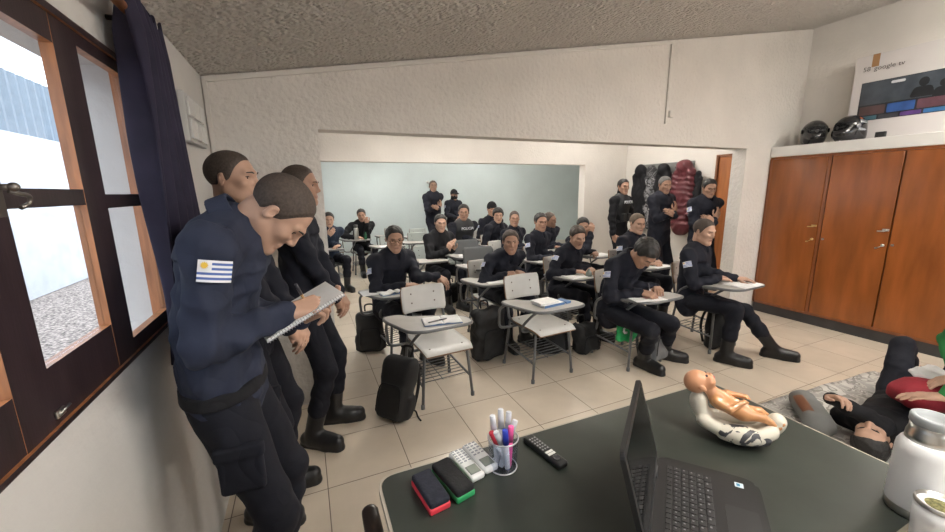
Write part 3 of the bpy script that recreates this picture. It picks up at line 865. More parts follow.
seams = [2.905, 2.315, 1.765, 1.20, .63, .05, -.53, -1.1, -1.68, -2.25]
mb = MB()
mb.box((5.208, (2.915 + Y0) / 2, 1.885), (.034, 2.9 - Y0, .025)); mb.box((5.208, (2.915 + Y0) / 2, .125), (.034, 2.9 - Y0, .028))
for s_ in (2.9, 2.332, 1.20, .05, -1.1): mb.box((5.208, s_, 1.0), (.034, .03, 1.75))
wl(mb, 'frame', WARDF)
for i in range(len(seams) - 1):
    a, b = seams[i], seams[i + 1]
    ya, yb = a - (.02 if i == 0 else .006), b + (.036 if i == 0 else .006)
    mb = MB(); mb.box((5.199, (ya + yb) / 2, 1.004), (.024, ya - yb, 1.73), bev=.003)
    dr = wl(mb, 'door', WARD)
    if i in (0, 1):
        ye = yb + .02 if i == 0 else yb + .02
        k = MB()
        tr_ = lambda p: (p[0] - 5.2, p[1] - 1.5, p[2])
        k.box(tr_((5.186, ye + .01, 1.125)), (.008, .05, .022), bev=.002)
        k.tube([tr_((5.184, ye, 1.125)), tr_((5.16, ye, 1.125))], .008, 10); k.ball(tr_((5.155, ye, 1.125)), .012)
        k.tube([tr_((5.172, ye + .01, 1.115)), tr_((5.168, ye + .065, 1.112))], .006, 8)
        k.build('latch', BRASS if i == 0 else STEEL, dr)
        k = MB(); k.lathe([(.014, 0), (.014, .008), (.006, .01), (.006, .02)], tr_((5.187, ye + .012, .975)), 14, roty(-PI / 2)); k.lathe([(.008, 0), (.008, .02)], tr_((5.187, ye + .055, .945)), 10, roty(-PI / 2))
        k.tube([tr_((5.18, ye + .012, .97)), tr_((5.176, ye + .05, .945))], .004, 6)
        k.build('key_lock', BRASS if i == 0 else STEEL, dr)
    if i in (1, 2):
        k = MB(); k.lathe([(.010, 0), (.010, .012)], (5.187 - 5.2, ya - .025 - 1.5, .985), 12, roty(-PI / 2)); k.build('key_lock', STEEL, dr)

# --- conduit on the front wall
PVC = mat('white_plastic_conduit', (.66, .63, .58), .5)
c = empty('cable_conduit', (0, 0, 0), 0, 'thin white cable conduit running under the ceiling and down the plaster wall', 'conduit')
mb = MB(); yw = YP0 - .009
def rail(p0, p1, wd=.022):
    p0, p1 = V(*p0), V(*p1); u = nrm(p1 - p0); ang = math.atan2(-u[2], u[0])
    mb.box((p0 + p1) / 2, (np.linalg.norm(p1 - p0), .016, wd), Matrix.Rotation(ang, 3, 'Y'))
rail((XL + .02, yw, 0.0), (XL + .02, yw, ceil_z(XL) - .03)); rail((XL + .02, yw, ceil_z(XL + .02) - .03), (3.41, yw, ceil_z(3.41) - .03)); rail((3.41, yw, ceil_z(3.41) - .03), (3.40, yw, 2.195))
mb.build('duct', PVC, c)
mb = MB(); mb.box((3.455, YP0 - .015, 2.285), (.055, .03, .06), bev=.004); mb.build('junction_box', PVC, c)

# --- consumer unit on the left wall
PL = mat('grey_plastic', (.50, .50, .49), .45)
p = empty('breaker_panel', (XL, 2.48, 1.82), 0, 'grey plastic breaker panel on the side wall beyond the dark curtain', 'breaker panel')
mb = MB(); mb.box((.016, 0, .115), (.03, .36, .23), bev=.006); mb.build('housing', PL, p)
for r_ in (0, 1):
    for q in range(3):
        mb = MB(); mb.box((.036, -.108 + .108 * q, .063 + .104 * r_), (.012, .094, .088), bev=.004); mb.build('cover', mat('pale_grey_plastic', (.62, .62, .60), .4), p)
# --- small box on the back wall
o = MB(); o.lathe([(.03, 0), (.03, .03), (.012, .035), (.012, .05)], (2.67, YB, 1.77), 16, rotx(PI / 2)); o.box((2.70, YB - .015, 1.66), (.03, .03, .05), bev=.004)
tag(o.build('wall_bell', PL), 'small round grey fitting high on the pale blue back wall', 'bell')

# --- outside the window
GRAVEL = mat('yard_gravel', (.30, .26, .235), .9, var=.75, vscale=34, bump=1., bscale=40, bdist=.03, detail=1.)
mb = MB(); mb.box((-10.6, 4, -.06), (20, 60, .1)); struct(mb.build('ground_outside', GRAVEL))
mb = MB(); mb.box((8, -15, -.06), (17, 24.4, .1)); struct(mb.build('ground_rear_outside', GRAVEL))
mb = MB(); mb.box((-4.1, 8, 1.28), (.2, 30, 2.56)); tag(mb.build('yard_wall', mat('yard_whitewash', (.52, .55, .59), .9, var=.12, vscale=2.5, bump=.5, bscale=20)), 'whitewashed yard wall outside the window beyond the gravel', 'wall', kind='structure')
mb = MB()
prof = []
for i in range(240):
    prof.append((-7 + i * .125, (.03 if i % 2 else 0.)))
mb.prism([(a, b) for a, b in prof] + [(prof[-1][0], -.3), (prof[0][0], -.3)], 0, 3.62, np.array([[0, 1., 0], [1, 0, 0], [0, 0, 1]]), (-4.25, 0, 0))
tag(mb.build('blue_shed', mat('blue_sheet_metal', (.12, .16, .20), .45, var=.1)), 'blue corrugated metal shed rising behind the white yard wall', 'shed')
mb = MB(); mb.box((-.80, 2.35, 1.5), (.17, .3, 3.0)); tag(mb.build('yard_pier', mat('beige_render', (.88, .76, .60), .9, var=.1, vscale=4)), 'beige rendered wall just outside the farther window leaf', 'wall', kind='structure')
# ------------------------------------------------------------------ school chairs with writing tablets
FRAME = mat('grey_enamel_tube', (.115, .120, .125), .4, var=.1, vscale=20)
LAM = mat('pale_laminate', (.56, .555, .53), .38, var=.06, vscale=7)
PLYE = mat('plywood_edge', (.24, .135, .07), .6)
LAMG = mat('greenish_laminate', (.36, .40, .385), .42, var=.06, vscale=7)
PLG = mat('dark_grey_plastic', (.085, .092, .095), .45)
TABM = mat('tablet_laminate', (.40, .385, .36), .4, var=.06, vscale=9)
RIVET = mat('rivet', (.16, .13, .12), .4, .6)
TABPOLY = [(-.425, -.07), (-.31, -.07), (-.25, -.15), (.0, -.26), (.095, -.34), (.095, -.45), (.05, -.475), (-.26, -.475), (-.35, -.43), (-.425, -.17)]
TZ = .70
def chair_proto(variant):
    root = empty('school_chair', (0, 0, 0))
    lt = [(-.17, -.195), (.17, -.195), (-.17, .185), (.17, .185)]; lb = [(-.205, -.215), (.205, -.215), (-.205, .225), (.205, .225)]
    for (a, b), (c, d) in zip(lt, lb):
        mb = MB(); mb.tube([(a, b, .415), (a + (c - a) * .1, b + (d - b) * .1, .37), (c, d, .012)], .0115, 10); mb.lathe([(.0155, 0), (.0155, .03), (.012, .034)], (c, d, 0), 10); mb.build('leg', FRAME, root)
    mb = MB(); mb.tube(fillet([(-.17, .185, .415), (-.17, -.195, .415), (.17, -.195, .415), (.17, .185, .415)], .03), .0115, 10)
    mb.tube([(-.17, .17, .415), (.17, .17, .415)], .0115, 10)
    for sx in (-1, 1): mb.tube(fillet([(sx * .17, .05, .413), (sx * .17, .20, .425), (sx * .165, .235, .58), (sx * .155, .292, .79)], .05), .0115, 10)
    for sx in (-1, 1): mb.tube([(sx * .192, -.207, .165), (sx * .192, .207, .195)], .009, 8)
    mb.build('frame', FRAME, root)
    mb = MB()
    for q in range(8): mb.tube([(-.192, -.15 + q * .045, .169 + .0035 * q), (.192, -.15 + q * .045, .169 + .0035 * q)], .0035, 6)
    mb.tube([(-.02, -.17, .17), (-.02, .185, .19)], .0035, 6)
    mb.build('book_rack', FRAME, root)
    lam = {'pale': LAM, 'green': LAMG, 'plastic': PLG}[variant]
    # seat
    mb = MB(); w_ = .195
    def seat(u, v):
        x = (u - .5) * 2; y = -.275 + v * .42
        rr = 1 - .10 * max(0, abs(v - .5) * 2 - .72) ** 1.2 * 3
        z = .442 - .028 * max(0, 1 - v / .22) ** 2 - .010 * (1 - x * x) * math.sin(min(1, v * 1.1) * PI) + .012 * max(0, (v - .8) / .2) ** 2
        return (x * w_ * rr, y, z)
    mb.grid(seat, 14, 14, .012)
    o = mb.build('seat', [lam, PLYE], root, recalc=False)
    if variant != 'plastic':
        for pl in o.data.polygons:
            if not pl.use_smooth: pl.material_index = 1
        for sx, sy in ((-.13, -.2), (.13, -.2), (-.13, .1), (.13, .1)):
            z_ = seat(.5 + sx / .39, (sy + .275) / .42)[2]
            rv = MB(); rv.lathe([(.008, -.001), (.007, .0075), (.003, .0085)], (sx, sy, z_), 10); rv.build('rivet', RIVET, o)
    # backrest
    mb = MB(); bw = .19 if variant != 'plastic' else .215; z0, z1 = (.595, .805) if variant != 'plastic' else (.54, .84)
    def back(u, v):
        x = (u - .5) * 2; z = z0 + (z1 - z0) * v
        cr = 1 - .07 * max(0, abs(v - .5) * 2 - .75) * 4 * (1 if variant != 'plastic' else 1.6)
        return (x * bw * cr, .222 + .21 * (z - .6) + .03 * (1 - x * x), z)
    mb.grid(back, 14, 10, .012)
    o = mb.build('backrest', [lam, PLYE], root, recalc=False)
    if variant != 'plastic':
        for pl in o.data.polygons:
            if not pl.use_smooth: pl.material_index = 1
        for sx in (-.1, .1):
            for vz in (.35, .7):
                pz = back(.5 + sx / .38, vz)
                rv = MB(); rv.lathe([(.008, -.001), (.007, .0075), (.003, .0085)], pz, 10, rotx(PI / 2)); rv.build('rivet', RIVET, o)
    # tablet
    poly = rpoly(TABPOLY, .045, 5)
    mb = MB(); mb.prism(poly, TZ - .018, TZ, bev=.003); mb.build('tablet', TABM, root)
    mb = MB(); mb.tube([(a, b, TZ - .010) for a, b in poly], .0115, 8, True); mb.build('tablet_rim', FRAME, root)
    mb = MB()
    mb.tube(fillet([(-.17, -.10, .413), (-.235, -.10, .413), (-.255, -.12, .47), (-.20, -.17, .56), (-.17, -.30, TZ - .03), (.0, -.40, TZ - .03)], .06), .0115, 10)
    mb.tube(fillet([(-.17, .06, .413), (-.36, .06, .42), (-.38, .03, .60), (-.38, -.08, TZ - .03), (-.36, -.3, TZ - .03)], .05), .0115, 10)
    mb.build('tablet_support', FRAME, root)
    return root
PROTO = {}
def chair(x, y, label, variant='pale', phi=0., group=None):
    if variant not in PROTO: o = PROTO[variant] = chair_proto(variant)
    else: o = copy_tree(PROTO[variant])
    o.location = (x, y, 0); o.rotation_euler = (0, 0, math.radians(phi))
    o['label'] = label; o['category'] = 'school chair'
    if group: o['group'] = group
    elif 'group' in o: del o['group']
    return o
PAPER = mat('paper', (.86, .86, .85), .7, var=.02, vscale=30)
PAPERP = mat('printed_paper', (.42, .24, .24), .7, var=.5, vscale=26)
BLUEC = mat('blue_cover', (.10, .20, .40), .5)
INK = mat('dark_ink', (.05, .05, .06), .5)
def papers(name, x, y, phi, label, cat, n=1, size=(.21, .29), thick=.003, z=TZ, mats=PAPER, group=None, fan=.0):
    mb = MB()
    for i in range(n):
        mb.box((fan * i * .5, fan * i, thick * (i + .5) + .0006 * i), (size[0], size[1], thick), math.radians(7 * i * (1 if i % 2 else -1)) if fan else None)
    o = mb.build(name, mats); o.location = (x, y, z + .001); o.rotation_euler = (0, 0, math.radians(phi))
    return tag(o, label, cat, group)
def open_book(x, y, phi, label, z=TZ, w=.15, d=.21, th=.008, name='notebook', cat='notebook', pages=PAPER, lift=.006):
    r = empty(name, (x, y, z + .001), math.radians(phi), label, cat)
    for sx in (-1, 1):
        mb = MB(); mb.grid(lambda u, v, sx=sx: (sx * (.002 + u * w), (v - .5) * d, .0065 + lift * math.sin(min(1, u * 2.2) * PI) * (1 - u) + th * .3), 10, 2, th * .6); mb.build('page_block', pages, r)
    mb = MB(); mb.box((0, 0, .0015), (2 * w + .006, d + .006, .003)); mb.build('cover', BLUEC, r)
    return r
def pen(p0, p1, label, m=None, r=.0045, name='pen', cat='pen', group=None, cap=None):
    p0, p1 = V(*p0), V(*p1); c = (p0 + p1) / 2
    e = empty(name, tuple(p0), 0, label, cat, group)
    d = p1 - p0; u = nrm(d)
    mb = MB(); mb.tube([V(0, 0, 0), u * .012, d * .6], [r * .25, r, r], 10); mb.build('barrel', m or mat('pen_white', (.7, .7, .7), .3), e)
    mb = MB(); mb.tube([d * .6, d], [r * 1.08, r * 1.0], 10); mb.build('cap', cap or mat('pen_dark', (.04, .04, .05), .3), e)
    return e

# ------------------------------------------------------------------ backpacks
BAGB = mat('black_nylon', (.0085, .0085, .0095), .72, var=.2, vscale=12, bump=.35, bscale=120)
BAGG = mat('grey_nylon', (.13, .135, .14), .75, var=.15, vscale=14, bump=.35, bscale=120)
def backpack(x, y, phi, label, size=(.30, .18, .46), m=BAGB, lean=0., roll=0., group=None, strap=True, h=.01, seed=1, slump=.0):
    w_, d_, h_ = size; hw, hd, hh = w_ / 2, d_ / 2, h_ / 2
    s = SDF(); s.box((0, 0, hh), (hw, hd * .75, hh), .055, k=.03)
    s.box((0, -hd * .72, hh * .72), (hw * .78, hd * .34, hh * .58), .035, k=.012)
    s.box((0, -hd * .35, hh * 1.35), (hw * .88, hd * .5, hh * .5), .05, k=.02)
    for sx in (-1, 1): s.box((sx * hw * .95, 0, hh * .5), (.022, hd * .45, hh * .38), .018, k=.012)
    fo = folds(.006 + slump, 20, seed, (1, 1, .8))
    def post(P, F):
        P = fo(P, F); P[:, 2] = np.maximum(P[:, 2], 0)
        P[:, 1] += math.tan(math.radians(lean)) * P[:, 2]; P[:, 0] += math.tan(math.radians(roll)) * P[:, 2]
        return P
    o = s.build('backpack', h, m, None, post)
    L_ = lambda p: (p[0] + math.tan(math.radians(roll)) * p[2], p[1] + math.tan(math.radians(lean)) * p[2], p[2])
    mb = MB(); mb.tube([L_(p) for p in catmull([(-hw * .7, -hd * 1.08, hh * .5), (-hw * .6, -hd * 1.1, hh * 1.2), (0, -hd * 1.08, hh * 1.28), (hw * .6, -hd * 1.1, hh * 1.2), (hw * .7, -hd * 1.08, hh * .5)], 5)], .004, 6); mb.build('zipper', BLACKC, o)
    mb = MB(); mb.tube([L_(p) for p in catmull([(-.04, hd * .6, h_ * .97), (-.035, hd * .75, h_ + .045), (.035, hd * .75, h_ + .045), (.04, hd * .6, h_ * .97)], 5)], .008, 8); mb.build('grab_handle', m, o)
    if strap:
        for sx in (-1, 1):
            mb = MB(); pts = catmull([L_(p) for p in [(sx * .05, hd * .7, h_ * .93), (sx * .09, hd * 1.15, h_ * .75), (sx * .11, hd * 1.25, h_ * .45), (sx * .12, hd * .8, h_ * .12)]], 6)
            mb.tube(pts, .012, 8); mb.build('strap', m, o)
        mb = MB(); pts = catmull([L_((hw * .8, hd * .8, h_ * .12)), (hw * .95, hd * 1.3, .03), (hw * 1.15, hd * 1.1, .006), (hw * 1.5, hd * .7, .006)], 6); mb.tube(pts, .006, 6); mb.build('strap', m, o)
    o.location = (x, y, 0); o.rotation_euler = (0, 0, math.radians(phi))
    return tag(o, label, 'backpack', group)
# ------------------------------------------------------------------ teacher's desk and what stands on it
DZ = .75
DESKT = mat('desk_green_linoleum', (.030, .036, .030), .33, var=.25, vscale=5, detail=6, bump=.05, bscale=30)
DESKE = mat('desk_edge_band', (.42, .37, .30), .5)
dk = empty('teacher_desk', (.83, .64, 0), 0, "teacher's desk with a dark green top and pale edge band in the foreground", 'desk')
poly = rpoly([(x - .83, y - .64) for x, y in ((.122, .30), (1.528, .30), (1.528, .985), (.122, 1.012))], .055, 6)
mb = MB(); mb.prism(poly, DZ - .026, DZ - .0015, bev=.002); mb.build('edge_band', DESKE, dk)
poly2 = rpoly([(x - .83, y - .64) for x, y in ((.130, .308), (1.520, .308), (1.520, .977), (.130, 1.004))], .05, 6)
mb = MB(); mb.prism(poly2, DZ - .004, DZ); mb.build('desk_top', DESKT, dk)
for sx in (-1, 1):
    for sy in (-1, 1):
        mb = MB(); mb.box((sx * .62, sy * .27, .36), (.04, .04, .72), bev=.004); mb.build('leg', FRAME, dk)
mb = MB()
for sy in (-1, 1): mb.box((0, sy * .27, .69), (1.2, .025, .06))
for sx in (-1, 1): mb.box((sx * .62, 0, .69), (.025, .5, .06))
mb.build('apron', FRAME, dk)
# chair edge at the near corner
LEATH = mat('dark_brown_leather', (.030, .020, .016), .28, var=.2, bump=.15, bscale=60)
oc = empty('office_chair', (-.13, .84, 0), math.radians(90), 'dark brown leather office chair beside the near corner of the desk', 'chair')
s = SDF(); s.box((.0, 0, .45), (.21, .20, .045), .04); s.build('seat', .01, LEATH, oc)
s = SDF(); s.box((-.21, 0, .72), (.035, .19, .22), .035, roty(-.08)); s.build('backrest', .01, LEATH, oc)
for sy in (-1, 1):
    s = SDF(); s.cap((-.12, sy * .225, .655), (.135, sy * .225, .675), .026, .024, e=(0, 0, 1), q=.7); a_ = s.build('armrest', .006, LEATH, oc)
    mb = MB(); mb.tube(fillet([(.05, sy * .225, .65), (.06, sy * .235, .5), (.0, sy * .12, .40)], .05), .014, 10); mb.build('arm_support', DARKMET, oc)
mb = MB(); mb.lathe([(.03, 0.08), (.03, .40)], (0, 0, 0), 16); mb.build('column', DARKMET, oc)
mb = MB()
for q in range(5):
    a = q * 2 * PI / 5 + .3; mb.tube([(0, 0, .09), (.26 * math.cos(a), .26 * math.sin(a), .065)], [.022, .014], 8); mb.ball((.26 * math.cos(a), .26 * math.sin(a), .03), .029, seg=10)
mb.build('base', DARKMET, oc)

# --- board erasers
FELT = mat('navy_felt', (.014, .016, .026), .95, var=.3, vscale=60, bump=.6, bscale=180)
FELTB = mat('black_felt', (.008, .008, .009), .9, var=.3, vscale=60, bump=.5, bscale=180)
RED = mat('red_foam', (.62, .035, .055), .55); GRN = mat('green_foam', (.02, .27, .09), .55)
def eraser(c, ang, size, foam, felt, label):
    e = empty('board_eraser', (c[0], c[1], DZ), ang, label, 'eraser', 'board erasers on the desk')
    s = SDF(); s.box((0, 0, .010), (size[0] / 2, size[1] / 2, .010), .005)
    s.build('foam', .003, foam, e)
    s = SDF(); s.box((0, 0, .0265), (size[0] / 2 - .001, size[1] / 2 - .001, .010), .0065); s.build('felt', .003, felt, e)
eraser((.246, .878), math.radians(8), (.060, .128), RED, FELT, 'dry-wipe eraser of red foam with worn navy felt')
eraser((.316, .893), math.radians(12), (.060, .142), GRN, FELTB, 'dry-wipe eraser of green foam with black felt')

# --- two air-conditioner remotes
WPL = mat('white_plastic', (.78, .78, .76), .35); LCD = mat('lcd_grey', (.22, .24, .22), .25); BTN = mat('button_grey', (.34, .36, .38), .5)
def ac_remote(c, ang, label, dense):
    e = empty('air_conditioner_remote', (c[0], c[1], DZ), ang, label, 'remote control', 'white air-conditioner remotes on the desk')
    s = SDF(); s.box((0, 0, .0105), (.025, .068, .0105), .009); s.build('body', .003, WPL, e)
    mb = MB(); mb.box((0, -.038, .0208), (.034, .036, .002), bev=.0008); mb.build('display', LCD, e)
    mb = MB(); mb.box((0, -.038, .0215), (.029, .0295, .002)); mb.build('display_glass', mat('lcd_face', (.30, .33, .28), .15), e)
    for r_ in range(dense):
        for q in range(3):
            mb = MB(); mb.box((-.014 + .014 * q, .058 - r_ * (.066 / dense), .0212), (.009, .0055, .002), bev=.0008); mb.build('button', BTN, e)
ac_remote((.377, .938), math.radians(9), 'white slab remote nearer the erasers, with a grey display', 6)
ac_remote((.428, .952), math.radians(9), 'white rounded remote touching the marker cup, with a grey display', 5)

# --- mesh cup with markers
MESH = glass_mat('clear_plastic', (.86, .88, .92)); MESHR = mat('silver_rim', (.55, .56, .60), .3, .6)
cx, cy = .480, .897
cup = empty('pen_cup', (cx, cy, DZ), 0, 'see-through round cup holding whiteboard markers on the desk', 'cup')
mb = MB(); mb.lathe([(.002, .003), (.041, .003), (.045, .098), (.0435, .098), (.0395, .0055), (.002, .0055)], (0, 0, 0), 32); mb.build('cup_wall', MESH, cup)
mb = MB()
for z_, r_ in ((.0985, .045), (.004, .041)): mb.tube([(r_ * math.cos(a), r_ * math.sin(a), z_) for a in np.linspace(0, 2 * PI, 33)[:-1]], .002, 8, True)
mb.build('rim', MESHR, cup)
MK = mat('marker_white', (.72, .74, .78), .35)
caps = {'red': mat('marker_red', (.6, .03, .06), .35), 'blue': mat('marker_blue', (.03, .06, .5), .35), 'pink': mat('marker_pink', (.85, .12, .36), .35), 'black': mat('marker_black', (.015, .015, .02), .35), 'white': MK}
def marker(b, t, body, cap, end, label):
    b, t = V(*b), V(*t); d = t - b; u = nrm(d)
    e = empty('whiteboard_marker', (cx + b[0], cy + b[1], DZ + b[2]), 0, label, 'marker', 'whiteboard markers in the cup')
    mb = MB(); mb.tube([V(0, 0, 0), u * .003, d * .64], [.0075, .0085, .0085], 12); mb.build('barrel', body, e)
    mb = MB(); mb.tube([d * .63, d * .99, d], [.0094, .0085, .0075], 12); mb.build('cap', cap, e)
    mb = MB(); mb.tube([-u * .003, u * .006], [.0068, .0078], 12); mb.build('end_plug', end, e)
marker((-.012, .012, .008), (-.020, .030, .158), MK, caps['white'], caps['blue'], 'tall white marker standing upright at the back of the cup')
marker((.006, .016, .008), (.012, .038, .166), MK, caps['white'], caps['blue'], 'tallest white marker, middle of the back pair in the cup')
marker((.014, .008, .008), (.034, .026, .158), MK, caps['white'], caps['black'], 'white marker leaning behind the pink one')
marker((.012, -.012, .008), (-.036, .006, .122), MK, caps['red'], caps['red'], 'marker with a red end leaning out over the rim')
marker((.016, -.006, .010), (-.026, -.004, .126), MK, MK, caps['blue'], 'white marker crossing low in front of the red one')
marker((.004, -.020, .008), (.000, -.012, .130), MK, caps['blue'], caps['blue'], 'marker with a bright blue tip at the front of the cup')
marker((.010, -.016, .010), (.020, -.012, .136), caps['pink'], caps['pink'], caps['pink'], 'bright pink marker at the front of the cup')
marker((-.010, -.006, .008), (.044, .004, .140), MK, MK, caps['black'], 'marker with a black hollow end leaning out beside the pink one')

# --- black TV remote
RB = mat('black_plastic', (.014, .014, .015), .35); RBT = mat('remote_buttons', (.30, .30, .31), .5)
tv = empty('television_remote', (.626, .893, DZ), math.radians(9.5), 'slim black remote with two white keys lying beside the marker cup', 'remote control')
s = SDF(); s.box((0, 0, .009), (.0195, .083, .009), .006); s.build('body', .003, RB, tv)
for r_ in range(6):
    for q in range(3):
        mb = MB(); mb.lathe([(.0036, 0), (.003, .0022)], (-.010 + .010 * q, .058 - .012 * r_, .0172), 8); mb.build('button', RBT, tv)
for q in range(2):
    mb = MB(); mb.box((.0, -.019 - .011 * q, .0185), (.028, .0085, .0025), bev=.0008); mb.build('white_key', WPL, tv)
mb = MB(); mb.lathe([(.014, 0), (.0135, .002), (.009, .0022), (.0085, .001), (.002, .001)], (0, -.052, .0175), 20); mb.build('navigation_ring', mat('key_dark', (.03, .03, .032), .4), tv)

# --- laptop
LAPB = mat('laptop_black', (.0075, .0075, .008), .48, bump=.1, bscale=300); KEYM = mat('laptop_keys', (.016, .016, .017), .5); KEYT = mat('key_legend', (.16, .16, .165), .6)
GLOSS = mat('laptop_screen', (.004, .0045, .005), .06, spec=.6)
ld = nrm(V(.62, -.785, 0)); lh = nrm(V(-.785, -.62, 0))
# local: x along the hinge towards the near end, y towards the user, z up
LM = np.column_stack([lh, ld, V(0, 0, 1)])
lap = empty('laptop', (.907, .719, DZ), math.atan2(lh[1], lh[0]), 'open black laptop with its glossy screen seen edge-on, on the green desk', 'laptop')
lap.scale = (1, 1, 1)
det = np.linalg.det(LM)
FL = 1 if det > 0 else -1      # handedness of the local frame
Y_ = lambda y: FL * y
mb = MB(); mb.prism(rpoly([(-.004, Y_(.0)), (.372, Y_(.0)), (.378, Y_(.225)), (.36, Y_(.252)), (.012, Y_(.252)), (-.008, Y_(.225))][::FL], .03, 6), .003, .024, bev=.004); mb.build('base', LAPB, lap)
mb = MB(); mb.prism(rpoly([(.03, Y_(.028)), (.345, Y_(.028)), (.345, Y_(.140)), (.03, Y_(.140))][::FL], .008, 3), .0235, .0248); kb = mb.build('keyboard', mat('keyboard_well', (.009, .009, .010), .6), lap)
keys = []
for r_ in range(6):
    n = [18, 18, 17, 17, 16, 12][r_]; wd = .305 / n
    for q in range(n):
        ww = wd
        if r_ == 5 and q == 4: ww = wd * 1.0
        keys.append((.035 + wd * (q + .5), .038 + r_ * .0185, ww - .0022, .0155 if r_ else .0115))
for i, (a, b, c_, d_) in enumerate(keys):
    mb = MB(); mb.box((a, Y_(b), .0262), (c_, d_, .0028), bev=.0009); ko = mb.build('key', [KEYM, KEYT], kb)
    if i >= 18:
        mk = MB(); mk.box((a - c_ * .18, Y_(b - d_ * .12), .02785), (c_ * .22, d_ * .28, .0004)); 
        me = ko.data; b2 = bmesh.new(); b2.from_mesh(me); nb = len(b2.faces); tmp = bpy.data.meshes.new('tmp'); mk.bm.to_mesh(tmp); mk.bm.free(); b2.from_mesh(tmp); b2.faces.ensure_lookup_table()
        for f in list(b2.faces)[nb:]: f.material_index = 1
        b2.to_mesh(me); b2.free(); bpy.data.meshes.remove(tmp)
mb = MB(); mb.prism(rrect(.12, min(Y_(.165), Y_(.235)), .22, max(Y_(.165), Y_(.235)), .006), .0236, .0246); mb.build('touchpad', KEYM, lap)
st = MB(); st.prism(rrect(.022, min(Y_(.194), Y_(.214)), .040, max(Y_(.194), Y_(.214)), .002), .0242, .0249); so = st.build('sticker', mat('sticker_pale_blue', (.62, .72, .78), .4), lap)
st = MB(); st.prism(rrect(.026, min(Y_(.198), Y_(.206)), .036, max(Y_(.198), Y_(.206)), .0015), .0248, .0252); st.build('sticker_mark', mat('sticker_blue', (.05, .25, .42), .4), so)
th = math.radians(15)
sdir = V(0, -Y_(1) * math.sin(th), math.cos(th)); snor = V(0, Y_(1) * math.cos(th), math.sin(th))
SM = np.column_stack([V(1, 0, 0), sdir, np.cross(V(1, 0, 0), sdir)])
sgn = 1 if (np.cross(V(1, 0, 0), sdir) @ snor) > 0 else -1
o0 = V(0, 0, .018)
mb = MB(); mb.prism(rpoly([(-.004, .006), (.376, .006), (.376, .250), (-.004, .250)], .02, 5), -.006, .006, SM, o0, bev=.002); lid = mb.build('screen_lid', LAPB, lap)
mb = MB(); a_, b_ = sorted((sgn * .0062, sgn * .0070)); mb.prism(rrect(.012, .026, .360, .236, .004), a_, b_, SM, o0); mb.build('screen', GLOSS, lid)
for a in (.05, .30):
    mb = MB(); mb.tube([(a, 0, .021), (a + .05, 0, .021)], .009, 12); mb.build('hinge', KEYM, lap)

# --- doll in a rocker on the desk
DOLL = mat('doll_vinyl', (.56, .27, .115), .3, var=.08, vscale=18, spec=.5, coat=.2); DOLLH = mat('doll_head_vinyl', (.63, .31, .17), .38)
CRW = mat('cradle_cream', (.66, .62, .52), .45)
def marble():
    m = mat('cradle_marbled', (.66, .62, .52), .4); nt = m.node_tree; N = nt.nodes; L = nt.links; b = N['Principled BSDF']; tc = N.new('ShaderNodeTexCoord')
    n = N.new('ShaderNodeTexNoise'); n.inputs['Scale'].default_value = 15; n.inputs['Detail'].default_value = 3; n.inputs['Distortion'].default_value = 2.2; L.new(tc.outputs['Object'], n.inputs['Vector'])
    r = N.new('ShaderNodeValToRGB'); r.color_ramp.elements[0].position = .50; r.color_ramp.elements[0].color = (.66, .62, .52, 1); r.color_ramp.elements[1].position = .53; r.color_ramp.elements[1].color = (.05, .05, .055, 1)
    L.new(n.outputs['Fac'], r.inputs[0]); L.new(r.outputs[0], b.inputs['Base Color']); return m
CRM = marble()
# local frame: x along the doll from head (-) to feet (+)
cd = empty('doll_cradle', (1.235, .700, DZ), math.radians(-46), 'white cradle marbled with dark patches, curved up at both ends, on the desk', 'cradle')
s = SDF()
pts = catmull([(-.135, 0, .150), (-.125, 0, .105), (-.075, -.005, .050), (0, -.01, .032), (.075, -.005, .040), (.125, 0, .075), (.140, 0, .105)], 5)
for a, b in zip(pts[:-1], pts[1:]):
    s.cap(a, b, .031, .031, .006)
for sy in (-1, 1):
    p2 = catmull([(-.115, sy * .03, .07), (-.03, sy * .062, .050), (.05, sy * .066, .052), (.115, sy * .04, .075)], 5)
    for a, b in zip(p2[:-1], p2[1:]): s.cap(a, b, .025, .025, .008)
s.build('cradle_body', .005, CRW, cd)
s = SDF(); s.ell((.015, -.064, .052), (.062, .038, .036), None, .01); s.cap((-.045, -.058, .050), (.085, -.058, .052), .031, .029, .02); s.build('marbled_side', .004, CRM, cd)
# doll : head to the far left, body sloping down
dl = empty('baby_doll', (1.235, .700, DZ), math.radians(-46), 'bare plastic baby doll lying on its back in the white cradle', 'doll')
s = SDF()
Hd = V(-.135, .0, .222); dM = np.column_stack([V(0, -1, 0), V(.42, 0, .91), V(-.91, 0, .42)])   # right, face, up
kd = .47
s.ell(Hd + dM @ V(0, -.01, .03) * kd, V(.092, .105, .098) * kd, dM, .01); s.ell(Hd + dM @ V(0, .035, -.035) * kd, V(.075, .068, .07) * kd, dM, .012)
for sx in (-1, 1): s.ell(Hd + dM @ V(sx * .045, .07, -.04) * kd, V(.035, .03, .032) * kd, dM, .012); s.ell(Hd + dM @ V(sx * .094, -.01, -.015) * kd, V(.012, .024, .034) * kd, dM, .004); s.ell(Hd + dM @ V(sx * .034, .105, .0) * kd, V(.018, .012, .009) * kd, dM, .005, '-')
s.ell(Hd + dM @ V(0, .105, -.028) * kd, V(.016, .016, .016) * kd, dM, .005); s.ell(Hd + dM @ V(0, .098, -.062) * kd, V(.022, .012, .008) * kd, dM, .004)
def ismouth(C):
    u = (C - Hd) @ dM / kd; return ((np.abs(u[:, 0]) < .02) & (np.abs(u[:, 2] + .062) < .007) & (u[:, 1] > .09)).astype(int)
